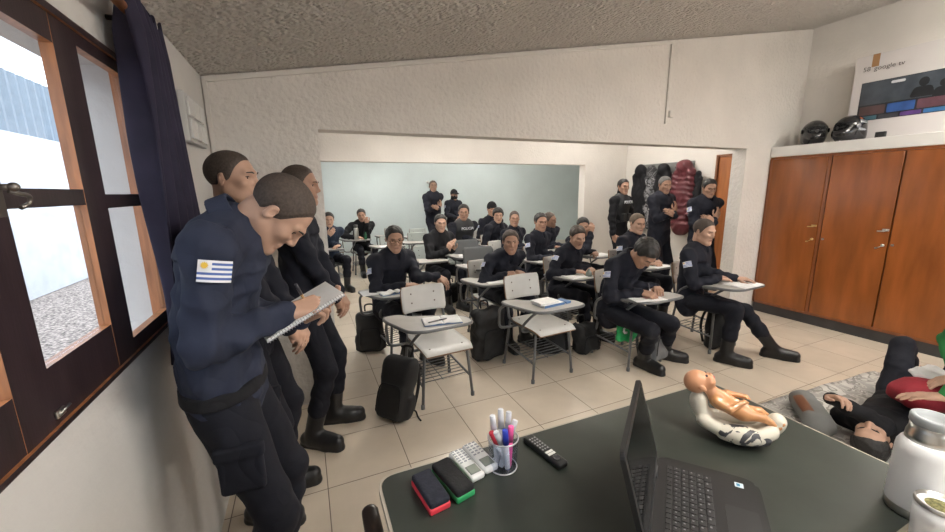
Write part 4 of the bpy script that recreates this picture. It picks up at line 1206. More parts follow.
nk = Hd + V(.034, 0, -.022); ch = V(-.058, 0, .158); pv = V(.022, 0, .122)
s.cap(Hd + V(.02, 0, -.01), nk, .020, .021, .008); s.cap(nk, ch, .022, .035, .012); s.cap(ch, pv, .036, .037, .02)
for sy in (-1, 1):
    sh = ch + V(-.018, sy * .032, .006)
    if sy < 0: el = sh + V(.045, -.018, -.018); wr_ = el + V(.036, .022, .020)
    else: el = sh + V(.050, .014, .006); wr_ = el + V(.050, .004, -.004)
    s.cap(sh, el, .0150, .0130, .01); s.cap(el, wr_, .0130, .0095, .006); u = nrm(wr_ - el)
    s.cap(wr_, wr_ + u * .018, .0095, .009, .004)
    for q in range(4): s.cap(wr_ + u * .014 + V(0, .0, .0) + np.cross(u, V(0, 0, 1)) * (.0065 * (q - 1.5)), wr_ + u * .030 + np.cross(u, V(0, 0, 1)) * (.0075 * (q - 1.5)) - V(0, 0, .003), .0038, .0032, .002)
    s.cap(wr_ + u * .006, wr_ + u * .016 + np.cross(u, V(0, 0, 1)) * .014 * sy, .004, .0035, .003)
    hp_ = pv + V(.006, sy * .020, -.002); kn = hp_ + V(.058, sy * .006, .002); an = kn + V(.052, -sy * .004, -.030)
    s.cap(hp_, kn, .0225, .0165, .014); s.cap(kn, an, .0165, .0105, .006); s.cap(an, an + V(.014, 0, .016), .0105, .009, .006); s.cap(an - V(.004, 0, .004), an + V(.004, 0, 0), .011, .011, .005)
s.ell(pv + V(-.04, 0, .030), (.012, .012, .010), None, .02)
dlb = s.build('doll_body', .0032, [DOLL, mat('doll_lips', (.55, .13, .10), .4), DOLLH], dl, mi=lambda C: np.where(ismouth(C) > 0, 1, np.where(((C - Hd) @ dM)[:, 2] > -.058, 2, 0)))
for sx in (-1, 1):
    mb = MB(); mb.ball(Hd + dM @ V(sx * .034, .088, .0) * kd, .0052, None, 10); mb.build('eye', mat('doll_eye', (.06, .08, .10), .15), dlb)

cd.scale = dl.scale = (.80, .80, .80)
# --- thermos flask
THW = mat('flask_white', (.80, .80, .80), .32); GREYL = mat('flask_grey_lid', (.33, .35, .36), .5)
fl = empty('thermos_flask', (1.352, .322, DZ), 0, 'white vacuum flask with a steel collar and grey ring top on the desk', 'flask')
mb = MB(); mb.lathe([(.050, 0), (.0525, .004), (.0525, .022), (.0515, .024)], seg=40); mb.build('base_ring', STEEL, fl)
mb = MB(); mb.lathe([(.0525, .022), (.0530, .026), (.0530, .165), (.052, .178), (.047, .190), (.0415, .197)], seg=40); mb.build('body', THW, fl)
mb = MB(); mb.lathe([(.0415, .194), (.0405, .212), (.0375, .225), (.037, .240)], seg=40); mb.build('collar', STEEL, fl)
mb = MB(); mb.lathe([(.0365, .238), (.0395, .243), (.0395, .258), (.0375, .262), (.030, .262), (.0285, .250), (.002, .248)], seg=40); mb.build('ring_top', GREYL, fl)
# --- mate gourd cup
mc = empty('mate_cup', (1.262, .262, DZ), 0, 'short white cup with a steel rim full of dry green herb', 'cup')
mb = MB(); mb.lathe([(.032, 0), (.036, .004), (.040, .06), (.0405, .098)], seg=36); mb.build('body', THW, mc)
mb = MB(); mb.lathe([(.0408, .096), (.0420, .100), (.0405, .106), (.0375, .106), (.0365, .094)], seg=36); mb.build('rim', STEEL, mc)
HERB = mat('dry_herb', (.16, .15, .06), .95, var=.6, vscale=120, bump=1, bscale=160, bdist=.006)
mb = MB(); mb.lathe([(.037, .090), (.030, .096), (.015, .101), (.001, .102)], seg=30); mb.build('herb', HERB, mc, )
# ------------------------------------------------------------------ the class
CG = 'school chairs with writing tablets'
def seat(cx, cy, cphi, clabel, variant='pale'):
    return chair(cx, cy, clabel, variant, cphi, CG)
def sitter(cx, cy, cphi, plabel, dx=0., dy=.02, phi=None, **kw):
    a = math.radians(cphi); d = rotz(a) @ V(dx, dy, 0)
    return person(plabel, cx + d[0], cy + d[1], cphi if phi is None else phi, 'sit', **kw)
DESK_R = dict(w=(.13, .31, .738), e=(.6, -.5, -.5), f=(-.62, .75, -.04), n=(.1, .1, 1), curl=(.3, .35, .25))
DESK_L = dict(w=(-.06, .34, .738), e=(.6, -.5, -.5), f=(.75, .62, -.04), n=(.1, .1, 1), curl=(.3, .35, .25))
CROSS_R = dict(w=(.015, .225, 1.225), e=(1, -.1, -1), f=(-.55, -.15, .85), n=(-.2, 1, .2), curl=(.25, .3, .2))
CROSS_L = dict(w=(.06, .272, 1.185), e=(1, -.1, -1), f=(.8, -.3, .5), n=(.2, 1, .2), curl=(.25, .3, .2))

# front row: two empty chairs, a writing man, a man with folded arms
seat(.86, 2.72, 4, 'empty pale school chair with an open notebook on its tablet, nearest the slim black backpack')
seat(1.79, 2.70, 4, 'empty pale school chair with a stack of blue-edged books on its tablet')
seat(2.66, 2.53, 3, 'school chair of the man bent over writing, a green bag hanging under its seat')
seat(3.62, 2.47, 4, 'school chair of the shaven man with folded arms nearest the wardrobe')
open_book(.79, 2.355, -8, 'open notebook with a dark pen on the empty front chair by the slim backpack', w=.125, d=.15)
pen((.68, 2.315, TZ + .019), (.82, 2.34, TZ + .021), 'dark pen lying across the open notebook on the empty front chair', mat('pen_dark', (.04, .04, .05), .3))
b1 = papers('book', 1.66, 2.37, 8, 'blue-edged book at the bottom of the stack on the empty chair', 'book', 1, (.20, .15), .016, mats=PAPER)
mb = MB(); mb.box((0, -.0765, .008), (.202, .002, .018)); mb.box((0, 0, -.0005), (.203, .154, .002)); mb.build('cover', BLUEC, b1)
b2 = papers('notepad', 1.63, 2.375, 4, 'white notepad lying on top of the blue-edged book', 'notepad', 1, (.17, .13), .012, z=TZ + .018)
papers('pencil_case', 1.80, 2.36, 15, 'small blue pouch beside the book stack on the empty chair', 'pouch', 1, (.05, .10), .014, mats=BLUEC)

I8 = sitter(2.66, 2.53, 3, 'man in navy uniform bent low over his tablet, writing, black hair hiding his brow', dx=-.17, phi=6, lean=(4, 24), neck=46, head=(6, 54, 0),
       R=dict(w=(.10, .34, .742), e=(.8, -.5, -.3), f=(-.45, .88, -.12), n=(.35, .2, 1), curl=(.75, .8, .5), tc=.9), L=dict(w=(-.16, .30, .738), e=(.7, -.4, -.4), f=(.7, .7, 0), n=(0, .1, 1)),
       hair=('thick', 'black'), skin='tan', feet={1: dict(t=(2.66, 2.10), wy=8), -1: dict(t=(3.07, 2.19), wy=36)}, patchsize=(.074, .052), vox=.006)
def held_pen(I, label, m=None):
    Sj, Ej, Wj, B = I['R']; f = nrm(V(*B['f'])); n = nrm(V(*B['n']) - f * (V(*B['n']) @ f)); t = np.cross(n, f)
    p = I['w'](Wj + f * .075 + t * .028 - n * .036); q = I['w'](Wj + f * .045 + t * .035 + n * .075)
    return pen(p, q, label, m)
held_pen(I8, 'white pen in the hand of the man bent over his tablet')
papers('worksheet', 2.50, 2.20, 8, 'printed reddish sheet under the writing hand on the tablet', 'sheet', 1, (.18, .13), .002, mats=PAPERP, z=TZ + .004)
papers('notepad', 2.44, 2.16, -12, 'white sheets spread under the printed sheet on the tablet', 'sheets', 1, (.27, .19), .003)
I9 = sitter(3.62, 2.47, 4, 'shaven man in navy uniform with folded forearms on the tablet nearest the wardrobe', dx=-.23, phi=16, lean=(0, 5), tilt=1, neck=10, head=(18, 12, 0),
       R=dict(w=(.06, .26, .755), e=(.8, -.5, -.3), f=(-.85, .35, -.15), n=(-.1, .3, 1), curl=(.2, .3, .2)), L=dict(w=(-.10, .34, .738), e=(.8, -.4, -.3), f=(-.35, .9, 0), n=(0, .2, 1)),
       hair=('buzz', 'buzz'), skin='light', feet={1: dict(t=(3.47, 1.88), wy=28), -1: dict(t=(3.98, 1.78), wy=34)}, fw=.94, vox=.006)
papers('notepad', 3.54, 2.08, 2, 'white sheets on the tablet nearest the wardrobe', 'sheets', 3, (.28, .20), .003, fan=.012)
pen((3.60, 2.10, TZ + .018), (3.70, 2.07, TZ + .018), 'dark pen on the white sheets nearest the wardrobe', mat('pen_dark', (.04, .04, .05), .3))

# second row
seat(.78, 3.62, 12, 'school chair of the man in glasses, mostly hidden behind him')
seat(1.80, 3.57, 2, 'school chair of the short-haired man with clasped hands behind the empty book chair')
seat(2.66, 3.38, 2, 'school chair of the woman reading with a small glass on her tablet')
seat(3.66, 3.42, 2, 'school chair of the shaven man right behind the writing man')
sitter(.78, 3.62, 12, 'man in glasses and navy uniform leaning his elbow out, open book before him', dx=-.09, phi=22, lean=(6, 14), neck=14, head=(24, 10, 0), h=1.74,
       R=dict(w=(.05, .33, .742), e=(.8, -.5, -.3), f=(-.8, .5, 0), n=(.1, .1, 1)), L=dict(w=(-.37, .30, .75), e=(1, -.1, .15), f=(-.25, .8, -.4), n=(.3, .3, 1), curl=(.5, .6, .4)),
       hair=('short', 'black'), skin='tan', glasses=True, loose=1.06, patchL=True)
open_book(.66, 3.28, 12, 'open book on the tablet of the man in glasses', w=.13, d=.19, lift=.02, name='open_book', cat='book')
papers('notepad', .49, 3.33, 5, 'white sheets beside the open book of the man in glasses', 'sheets', 1, (.20, .17), .004)
sitter(1.80, 3.57, 2, 'short-haired man in navy uniform leaning forward, hands clasped, behind the empty book chair', dx=.02, dy=.06, phi=8, lean=(20, 38), neck=4, head=(30, 4, 0), h=1.72,
       R=dict(w=(.10, .36, .745), e=(1, -.3, -.1), f=(-.9, .35, .05), n=(0, .6, 1), curl=(.7, .8, .6)), L=dict(w=(-.13, .36, .745), e=(1, -.3, -.1), f=(.92, .30, .05), n=(0, .6, 1), curl=(.7, .8, .6)),
       hair=('short', 'buzz'), skin='tan', loose=1.03)
papers('notepad', 1.66, 3.21, -6, 'white sheet on the tablet of the man with clasped hands', 'sheet', 1, (.24, .15), .003)
sitter(2.66, 3.38, 2, 'woman in navy uniform with tied hair looking down at her sheets', dx=-.12, phi=14, lean=(8, 22), neck=14, head=(26, 20, 0), h=1.64, fem=True,
       R=dict(w=(.14, .28, .742), e=(.8, -.5, -.3), f=(-.6, .8, 0), n=(.1, .1, 1)), L=dict(w=(-.10, .30, .742), e=(.8, -.5, -.3), f=(.6, .8, 0), n=(.1, .1, 1)), hair=('tied', 'brown'), skin='light')
papers('notepad', 2.46, 3.03, 4, 'white sheets on the tablet of the reading woman', 'sheets', 2, (.25, .18), .003, fan=.01)
g = MB(); g.lathe([(.024, 0), (.030, .004), (.029, .040), (.020, .052), (.012, .065), (.010, .078)], seg=20); g = g.build('glass_bottle', mat('cloudy_glass', (.20, .24, .22), .15, spec=.6)); g.location = (2.57, 2.98, TZ + .001); tag(g, 'small greyish glass jar standing on the sheets of the reading woman', 'jar')
sitter(3.66, 3.42, 2, 'fair-skinned shaven man in navy uniform sitting just behind the writing man', dx=-.11, phi=10, lean=(2, 8), neck=10, head=(22, 8, 0), h=1.74, R=DESK_R, L=DESK_L, hair=('buzz', 'fair'), skin='light')
papers('notepad', 3.58, 3.02, 6, 'white sheets on the tablet between the two front-row men', 'sheets', 1, (.24, .16), .004)

# third row and beyond
seat(2.04, 4.27, -3, 'empty grey plastic-backed chair with a paper stack, behind the man with clasped hands', 'plastic')
seat(2.17, 5.03, -3, 'empty chair with a dark grey plastic back beside the woman with clasped hands', 'plastic')
seat(2.90, 4.22, 2, 'school chair of the upright dark-haired man in the third row')
seat(3.72, 4.25, 2, 'school chair of the man resting his face on his hand')
seat(3.42, 4.95, 2, 'school chair of the man tilting his head in the third row')
seat(2.72, 4.95, 2, 'school chair of the narrow-faced shaven man farther back')
seat(1.55, 4.98, 0, 'school chair of the woman with clasped hands in the dark turtleneck', 'green')
seat(2.97, 5.76, 2, 'school chair of the man with thick black fringe')
seat(2.24, 5.86, 0, 'school chair of the seated man in the police vest', 'green')
seat(3.16, 6.50, 0, 'school chair of the seated man in a dark beanie')
papers('notepad', 1.79, 3.93, -4, 'thick white stack of papers on the empty grey plastic chair nearest the front', 'papers', 1, (.23, .18), .022)
papers('notepad', 1.97, 4.64, 10, 'loose white papers on the empty grey plastic chair farther back', 'papers', 3, (.24, .17), .004, fan=.03)
sitter(2.90, 4.22, 2, 'dark-haired man in navy uniform upright behind the clasped-hands man, gazing aside', dx=-.14, phi=22, lean=(0, 6), neck=8, head=(32, 4, 0), h=1.72, R=DESK_R, L=DESK_L, hair=('short', 'black'), skin='tan')
papers('notepad', 2.72, 3.86, 2, 'white sheets on the tablet of the dark-haired man in the third row', 'sheets', 1, (.24, .17), .004)
sitter(3.72, 4.25, 2, 'dark-haired man leaning his face on his hand behind the reading woman', dx=-.36, phi=12, lean=(14, 26), tilt=6, neck=16, head=(46, 14, 12), h=1.70,
       R=dict(w=(.06, .34, 1.0), e=(.7, .3, -1), f=(-.15, .1, 1), n=(.6, .7, 0), curl=(.6, .7, .5)), L=DESK_L, hair=('short', 'black'), skin='tan', patch=False)
papers('notepad', 3.54, 3.90, 2, 'white sheets on the tablet just before the standing vest officer', 'sheets', 2, (.27, .18), .004, fan=.01)
sitter(3.42, 4.95, 2, 'brown-skinned man tilting his head, half hidden behind the dark-haired man', dx=-.02, phi=10, lean=(6, 14), tilt=6, neck=12, head=(-12, 8, 14), h=1.68, R=DESK_R, L=DESK_L, hair=('buzz', 'buzz'), skin='brown', patch=False)
sitter(2.72, 4.95, 2, 'narrow-faced shaven man in navy uniform looking aside in the third row', dx=.10, phi=18, lean=(0, 4), neck=6, head=(40, 2, 0), h=1.70, R=DESK_R, L=DESK_L, hair=('buzz', 'buzz'), skin='tan', fw=.92, patch=False)
sitter(1.55, 4.98, 0, 'woman in a dark turtleneck with tied black hair, hands clasped before her chin', dx=.09, phi=12, lean=(4, 12), neck=8, head=(20, 6, -4), h=1.72, fem=True, gaiter=True,
       R=dict(w=(.03, .34, .80), e=(.8, -.4, -.5), f=(-.3, .3, 1), n=(.8, .4, .2), curl=(.5, .6, .4)), L=dict(w=(-.05, .34, .80), e=(.8, -.4, -.5), f=(.3, .3, 1), n=(.8, .4, .2), curl=(.5, .6, .4)), hair=('tied', 'black'), skin='light', jacket=BLACKC, patch=False, loose=1.08)
sitter(2.97, 5.76, 2, 'man with a thick black fringe looking aside in the fourth row', dx=-.09, phi=20, lean=(8, 14), neck=10, head=(40, 6, 0), h=1.77, R=DESK_R, L=DESK_L, hair=('thick', 'black'), skin='light', patch=False, loose=1.05)
sitter(2.24, 5.86, 0, 'seated man in a black police vest lettered across the chest, hands clasped', dx=.14, phi=8, lean=(2, 6), neck=8, head=(30, 6, 0), h=1.90,
       R=dict(w=(.06, .30, .75), e=(1, -.3, -.3), f=(-.8, .5, -.1), n=(0, .7, .8), curl=(.7, .7, .5)), L=dict(w=(-.09, .30, .75), e=(1, -.3, -.3), f=(.8, .5, -.1), n=(0, .7, .8), curl=(.7, .7, .5)), hair=('short', 'black'), skin='tan', vest='POLICIA', patch=False, gaiter=False)
sitter(3.16, 6.50, 0, 'man in a dark beanie seated behind the man with the black fringe', dx=.03, phi=10, lean=(4, 8), neck=6, head=(20, 4, 0), h=1.90, R=DESK_R, L=DESK_L, hair=('buzz', 'black'), skin='tan', hat='beanie', patchsize=(.06, .05))

# back of the room
seat(1.02, 7.75, 0, 'school chair of the man resting his chin on his hand', 'green')
seat(.34, 6.72, 14, 'dark chair of the man half hidden behind the stucco pier', 'plastic')
seat(1.72, 8.0, -4, 'empty pale chair against the back wall beside the chin-resting man', 'green')
seat(.46, 8.10, 4, 'empty pale chair against the back wall behind the half-hidden man', 'green')
seat(1.37, 6.55, 0, 'empty chair with papers on its tablet behind the man in glasses', 'green')
seat(1.92, 6.80, -3, 'empty pale chair in the gap between the glasses man and the turtleneck woman', 'green')
seat(2.16, 7.55, 0, 'empty pale chair against the back wall nearest the standing officers', 'green')
papers('notepad', 1.20, 6.18, 4, 'white papers on the empty tablet right behind the man in glasses', 'papers', 2, (.26, .18), .004, fan=.02)
sitter(1.02, 7.75, 0, 'man in a dark sweater resting his chin on his hand by the back wall', dx=-.02, phi=6, lean=(10, 16), neck=10, head=(16, 10, 4), h=1.74,
       R=dict(w=(.20, .36, .742), e=(1, -.4, -.2), f=(-.8, .5, 0), n=(.1, .1, 1)), L=dict(w=(-.05, .30, .98), e=(.5, .3, -1), f=(.15, -.1, 1), n=(.4, .8, 0), curl=(.8, .9, .6)), hair=('short', 'black'), skin='tan', jacket=BLACKC, patch=False, loose=1.08, collar=False)
t_ = empty('thermos_bottle', (.86, 7.36, TZ + .001), 0, 'steel thermos standing on the tablet of the chin-resting man', 'thermos')
mb = MB(); mb.lathe([(.040, 0), (.042, .004), (.042, .20), (.034, .225)], seg=20); mb.build('body', STEEL, t_)
mb = MB(); mb.lathe([(.034, .222), (.036, .23), (.036, .275), (.030, .28)], seg=20); mb.build('cup_lid', DARKMET, t_)
gb = MB(); gb.lathe([(.026, 0), (.028, .004), (.028, .09), (.012, .12), (.012, .14)], seg=16); gb = gb.build('bottle', mat('green_glass', (.02, .10, .045), .2)); gb.location = (1.02, 7.33, TZ + .001); tag(gb, 'small dark green bottle beside the steel thermos', 'bottle')
sitter(.34, 6.72, 14, 'man in a blue jacket half hidden behind the stucco pier, hand near his face', dx=.0, phi=14, lean=(6, 12), neck=10, head=(14, 8, 0), h=1.72,
       R=dict(w=(.1, .34, .9), e=(.8, -.1, -.6), f=(-.6, .3, .7), n=(.3, .8, 0), curl=(.5, .6, .4)), L=DESK_L, hair=('short', 'black'), skin='light', patch=False, jacket=mat('blue_grey_cloth', (.022, .032, .055), **CLOTH))
person('bareheaded standing officer with folded arms before the pale back wall', 2.56, 7.95, 22, 'stand', h=1.79, lean=(-2, 2), head=(32, -6, 0), R=CROSS_R, L=CROSS_L, hair=('short', 'buzz'), skin='brown', patch=False, gaiter=True, loose=1.2)
person('standing officer in a black cap and face mask before the pale back wall', 3.02, 7.95, 8, 'stand', h=1.60, fem=True, lean=(0, 3), head=(4, 8, 0), R=dict(w=(.05, .24, 1.0), e=(1, -.3, -.5), f=(-.85, .3, 0), n=(.1, .7, .7), curl=(.5, .5, .4)),
       L=dict(w=(-.05, .26, .97), e=(1, -.3, -.5), f=(.85, .3, 0), n=(.1, .7, .7), curl=(.5, .5, .4)), hair=('tied', 'black'), skin='tan', hat='cap', mask=True, patchsize=(.07, .05), loose=1.08)
person('standing officer in a dark tactical vest beside the hanging coats', 4.50, 4.58, 14, 'stand', h=1.71, lean=(0, 2), head=(26, 4, 0), R=dict(w=(.29, .10, .84), e=(.8, -1, .1), f=(-.1, .35, -1), n=(1, .2, 0), curl=(.5, .6, .4)), L=dict(w=(-.22, .20, .90), e=(.8, -1, .1), f=(.5, .5, -.6), n=(.6, .6, .4), curl=(.6, .6, .4)),
       hair=('short', 'black'), skin='tan', vest='POLICIA', patch=False, gaiter=True, loose=1.05, jacket=BLACKC)
person('standing broad officer with folded arms in front of the hanging black coats', 4.64, 3.95, 4, 'stand', h=1.73, lean=(-2, 2), head=(26, 12, 0), R=CROSS_R, L=CROSS_L, hair=('buzz', 'grey'), skin='tan', patch=False, loose=1.16, gaiter=False)
person('standing officer with folded arms and a sleeve flag beside the brown door', 4.80, 3.42, -14, 'stand', h=1.68, lean=(0, 4), head=(18, 16, 0), R=dict(CROSS_R, w=(.015, .225, 1.165)), L=dict(CROSS_L, w=(.06, .272, 1.125)), hair=('short', 'black'), skin='tan', loose=1.12, patchsize=(.08, .06))

# the three men standing along the near wall
I1 = person('man standing by the window in the foreground, head bent over his spiral notebook, writing', -.285, 1.40, 86, 'stand', h=1.77, lean=(-2, 14), neck=74, nl=.060, head=(4, 60, 0), twist=0, epaulette=True, arm=.93, along=.20, pfwd=.5, fold=1.4, belt=True,
       R=dict(w=(.10, .215, 1.200), e=(.55, -.8, -1), f=(-.30, .93, .12), n=(.45, .1, .9), curl=((.55, .75, .45), (.7, .8, .5), (.85, .85, .55), (.95, .85, .55)), tc=.85), L=dict(w=(-.10, .235, 1.115), e=(.5, -.6, -1), f=(.25, .88, .40), n=(-.2, .55, -.85), curl=(.25, .35, .3), tc=.1),
       hair=('buzz', 'buzz'), skin='light', jacket=NAVY_LIT, vox=.0037, hem=-.04, pocket=True, feet={1: dict(a=(.11, .02, .09), yaw=4), -1: dict(a=(-.12, .06, .09), yaw=-6)}, patchsize=(.078, .056), fw=.97, loose=1.02)
I2 = person('man standing against the wall between two others, only head and shoulders clear', -.30, 1.98, 82, 'stand', h=1.755, lean=(-2, 2), head=(12, 0, 0), neck=6, R=dict(w=(.04, .22, .90), e=(1, -.5, -.3), f=(-.6, .4, -.7), n=(.4, .8, .3), curl=(.6, .6, .4)), L=dict(w=(-.04, .24, .90), e=(1, -.5, -.3), f=(.6, .4, -.7), n=(.4, .8, .3), curl=(.6, .6, .4)),
       hair=('buzz', 'buzz'), skin='light', vox=.006, patch=False, feet={1: dict(a=(.1, .0, .09), yaw=20), -1: dict(a=(-.1, .04, .09), yaw=0)})
I3 = person('man standing farthest along the wall beside the stucco pier, black boots in full view', -.05, 2.50, 80, 'stand', h=1.735, lean=(-2, 3), head=(6, 4, 0), neck=8, R=dict(w=(.05, .20, .92), e=(1, -.5, -.3), f=(-.6, .4, -.7), n=(.4, .8, .3), curl=(.6, .6, .4)), L=dict(w=(-.05, .22, .92), e=(1, -.5, -.3), f=(.6, .4, -.7), n=(.4, .8, .3), curl=(.6, .6, .4)),
       hair=('buzz', 'buzz'), skin='tan', vox=.006, patch=False, feet={1: dict(a=(.12, .0, .09), yaw=26), -1: dict(a=(-.12, .10, .09), yaw=2)})
# notebook of the man in the foreground
A_ = V(-.135, 1.225, 1.128); u_ = nrm(V(.243, .06, .108)); n_ = nrm(np.cross(u_, V(-.10, 1, .10))); v_ = np.cross(n_, u_)
NBM = np.column_stack([u_, v_, n_])
nb = empty('spiral_notebook', (0, 0, 0), 0, 'white spiral notebook held open by the man in the foreground', 'notebook')
nb.matrix_world = Matrix(np.vstack([np.column_stack([NBM, A_]), [0, 0, 0, 1]]).tolist())
mb = MB(); mb.box((.135, .098, .0065), (.26, .18, .009), bev=.001); mb.build('page_block', PAPER, nb)
mb = MB(); mb.box((.135, .098, .0010), (.264, .186, .0016)); mb.build('cover', mat('notebook_cover', (.50, .50, .52), .5), nb)
mb = MB()
for q in range(30):
    c = V(.010 + q * .0087, .006, .0045)
    mb.tube([c + V(0, .0075 * math.cos(a), .0075 * math.sin(a)) for a in np.linspace(0, 2 * PI, 11)[:-1]], .0011, 5, True)
mb.build('spiral', mat('spiral_wire', (.45, .45, .47), .3, .9), nb)
held_pen(I1, 'wooden-coloured pen in the hand of the man in the foreground', mat('pen_wood', (.42, .24, .10), .5))
# ------------------------------------------------------------------ bags on the floor
backpack(.44, 2.47, -50, 'slim black backpack leaning on the empty chair nearest the teacher desk', (.27, .16, .48), lean=2, roll=12, seed=2)
backpack(.50, 3.72, -10, 'black backpack standing on the tiles beside the man in glasses', (.27, .17, .42), seed=3)
backpack(1.48, 3.06, 8, 'bulky black backpack on the left behind the empty book chair', (.34, .20, .50), seed=4, slump=.006)
backpack(2.10, 2.92, -12, 'slumped black backpack on the right behind the empty book chair', (.34, .20, .36), seed=5, lean=12, slump=.008)
backpack(2.83, 2.36, 10, 'grey backpack with a dark zip standing under the writing man', (.30, .17, .42), BAGG, seed=6, h=.008)
backpack(2.40, 2.80, 4, 'black bag on the tiles beside the chair with the green bag', (.28, .2, .30), seed=7, slump=.008)
backpack(3.66, 2.33, 8, 'black backpack standing between the boots of the man nearest the wardrobe', (.32, .18, .44), seed=8)
backpack(1.86, 4.98, 14, 'dark bag on the floor below the empty grey plastic chairs', (.32, .22, .28), seed=9, slump=.008, strap=False)
# green cloth bag hanging from the rack
GB = mat('green_bag_cloth', (.012, .30, .085), .6, bump=.4, bscale=30)
s = SDF(); s.box((0, 0, .13), (.12, .028, .085), .03); s.cap((-.09, 0, .20), (.10, 0, .21), .026, .022, .03); s.cap((.03, -.01, .06), (.07, 0, .10), .04, .04, .04); s.box((.10, .03, .15), (.02, .06, .06), .018)
gb_ = s.build('green_bag', .006, GB, None, folds(.006, 34, 21)); gb_.location = (2.54, 2.42, .185); gb_.rotation_euler = (0, 0, .08)
tag(gb_, 'bright green cloth bag with a white print stuffed under the seat', 'bag')
mb = MB()
for q in range(7):
    a = .5 + q * .75; c = V(-.055 + .028 * math.cos(a), -.036, .165 + .028 * math.sin(a)); mb.lathe([(.011, 0), (.011, .006), (.006, .006), (.006, 0)], c, 10, rotx(PI / 2))
mb.build('white_print', WHITE_T, gb_)

# ------------------------------------------------------------------ on the ledge: helmets, boxed television
HELM = mat('helmet_gloss_black', (.010, .010, .012), .12, coat=.5); VIS = mat('visor', (.012, .014, .018), .05, spec=.8); SILV = mat('helmet_silver', (.32, .33, .35), .3, .5); ORG = mat('orange_decal', (.70, .16, .03), .4)
def helmet(x, y, z, rz, label, graphics):
    s = SDF(); s.ell((0, 0, .135), (.118, .145, .130)); s.ell((0, .085, .075), (.082, .082, .062), None, .05); s.cap((0, -.05, .05), (0, .02, .045), .10, .09, .04)
    s.ell((0, .15, .150), (.095, .08, .040), None, .012, '-'); s.ell((0, .0, .02), (.085, .1, .07), None, .012, '-')
    s.fn(lambda X, Y, Z: .012 - Z + 0 * X * Y, (-.3, -.3, -.1), (.3, .3, .4), .01, '&')
    o = s.build('helmet', .006, HELM)
    v = SDF(); v.ell((0, 0, .135), (.1205, .1475, .1325))
    v.fn(lambda X, Y, Z: np.maximum(np.abs(Z - .152 - 0 * X) - .047, .035 - Y) + 0 * X, (-.3, -.3, -.1), (.3, .3, .4), .004, '&')
    v.fn(lambda X, Y, Z: -((np.sqrt((X / .1185) ** 2 + (Y / .1455) ** 2 + ((Z - .135) / .1305) ** 2) - 1) * .12), (-.3, -.3, -.1), (.3, .3, .4), .001, '&')
    v.build('visor', .005, VIS, o)
    mb = MB()
    for sx in (-1, 1): mb.lathe([(.024, 0), (.022, .008), (.008, .010)], (sx * .114, .035, .145), 14, roty(sx * PI / 2))
    mb.build('visor_pivot', SILV if graphics else HELM, o)
    if graphics:
        for sx in (-1, 1):
            def sur(a, b, lift=.0025): # a azimuth from +x, b elevation
                d = V(math.cos(a) * math.cos(b) * (.118 + lift) * sx, math.sin(a) * math.cos(b) * (.145 + lift), math.sin(b) * (.130 + lift)); return d + V(0, 0, .135)
            for (a0, a1, b0, b1, m_, nm) in ((-.9, .1, .30, .62, SILV, 'side_stripe'), (-.5, .2, -.28, -.05, SILV, 'side_stripe'), (-.25, .02, .66, .82, ORG, 'orange_decal')):
                mb = MB(); mb.grid(lambda u, w, a0=a0, a1=a1, b0=b0, b1=b1: sur(a0 + (a1 - a0) * u, b0 + (b1 - b0) * w * (.3 + .7 * u)), 8, 4, .002); mb.build(nm, m_, o)
    mb = MB(); mb.tube(catmull([(.05, .05, .02), (.07, .10, -.002), (.085, .13, .004), (.09, .15, -.004)], 5), .007, 6); mb.build('chin_strap', BLACKC, o)
    o.location = (x, y, z); o.rotation_euler = (0, 0, rz)
    return tag(o, label, 'helmet', 'motorcycle helmets on the ledge')
helmet(5.37, 2.60, 2.0155, math.radians(125), 'plain glossy black motorcycle helmet nearer the corner on the ledge', False)
helmet(5.37, 2.285, 2.0155, math.radians(70), 'black motorcycle helmet with silver stripes and an orange mark on the ledge', True)
CARD = mat('white_carton', (.62, .59, .58), .6); TAPE = mat('brown_tape', (.36, .20, .09), .4)
bx = empty('television_carton', (5.50, 1.66, 2.0155), math.radians(1.5), 'large flat carton for a television standing on the ledge, screen picture on its face', 'box')
mb = MB(); mb.box((.07, 0, .425), (.14, 1.42, .85), bev=.003); mb.build('carton', CARD, bx)
FX = -.0015; FM = np.column_stack([V(0, -1, 0), V(0, 0, 1), V(-1, 0, 0)])
def face(y0_, y1_, z0_, z1_, m, name, parent=bx, off=.0, r=0.):
    """printed panel on the carton front; y measured along the face from its left edge"""
    mb = MB(); p_ = rrect(y0_, z0_, y1_, z1_, r, 4) if r else [(y0_, z0_), (y1_, z0_), (y1_, z1_), (y0_, z1_)]
    mb.prism(p_, 0, .0012 + off, FM, (0, .71, 0)); return mb.build(name, m, parent)
pm = lambda n, c: mat(n, c, .35, var=.25, vscale=9)
scr = face(.075, 1.35, .205, .585, pm('print_dark', (.018, .02, .026)), 'screen_picture')
hero = face(.08, 1.345, .36, .58, pm('print_grey_blue', (.055, .068, .085)), 'hero_image', scr, .0006)
for q, (yy, zz, s_) in enumerate(((.53, .415, 1.), (.66, .395, .8))):
    mb = MB(); mb.prism([(yy + .035 * s_ * math.cos(a), zz + .085 * s_ + .042 * s_ * math.sin(a)) for a in np.linspace(0, 2 * PI, 16)[:-1]], 0, .0026, FM, (0, .71, 0)); mb.prism(rpoly([(yy - .085 * s_, zz - .05), (yy + .085 * s_, zz - .05), (yy + .06 * s_, zz + .045 * s_), (yy - .06 * s_, zz + .045 * s_)], .03), 0, .0026, FM, (0, .71, 0)); mb.build('figure', pm('print_figure', (.012, .014, .017)), scr)  # dark printed silhouettes of two figures
cols = [(.09, .05, .05), (.03, .09, .28), (.11, .05, .065), (.50, .20, .24), (.10, .16, .2), (.3, .2, .08)]
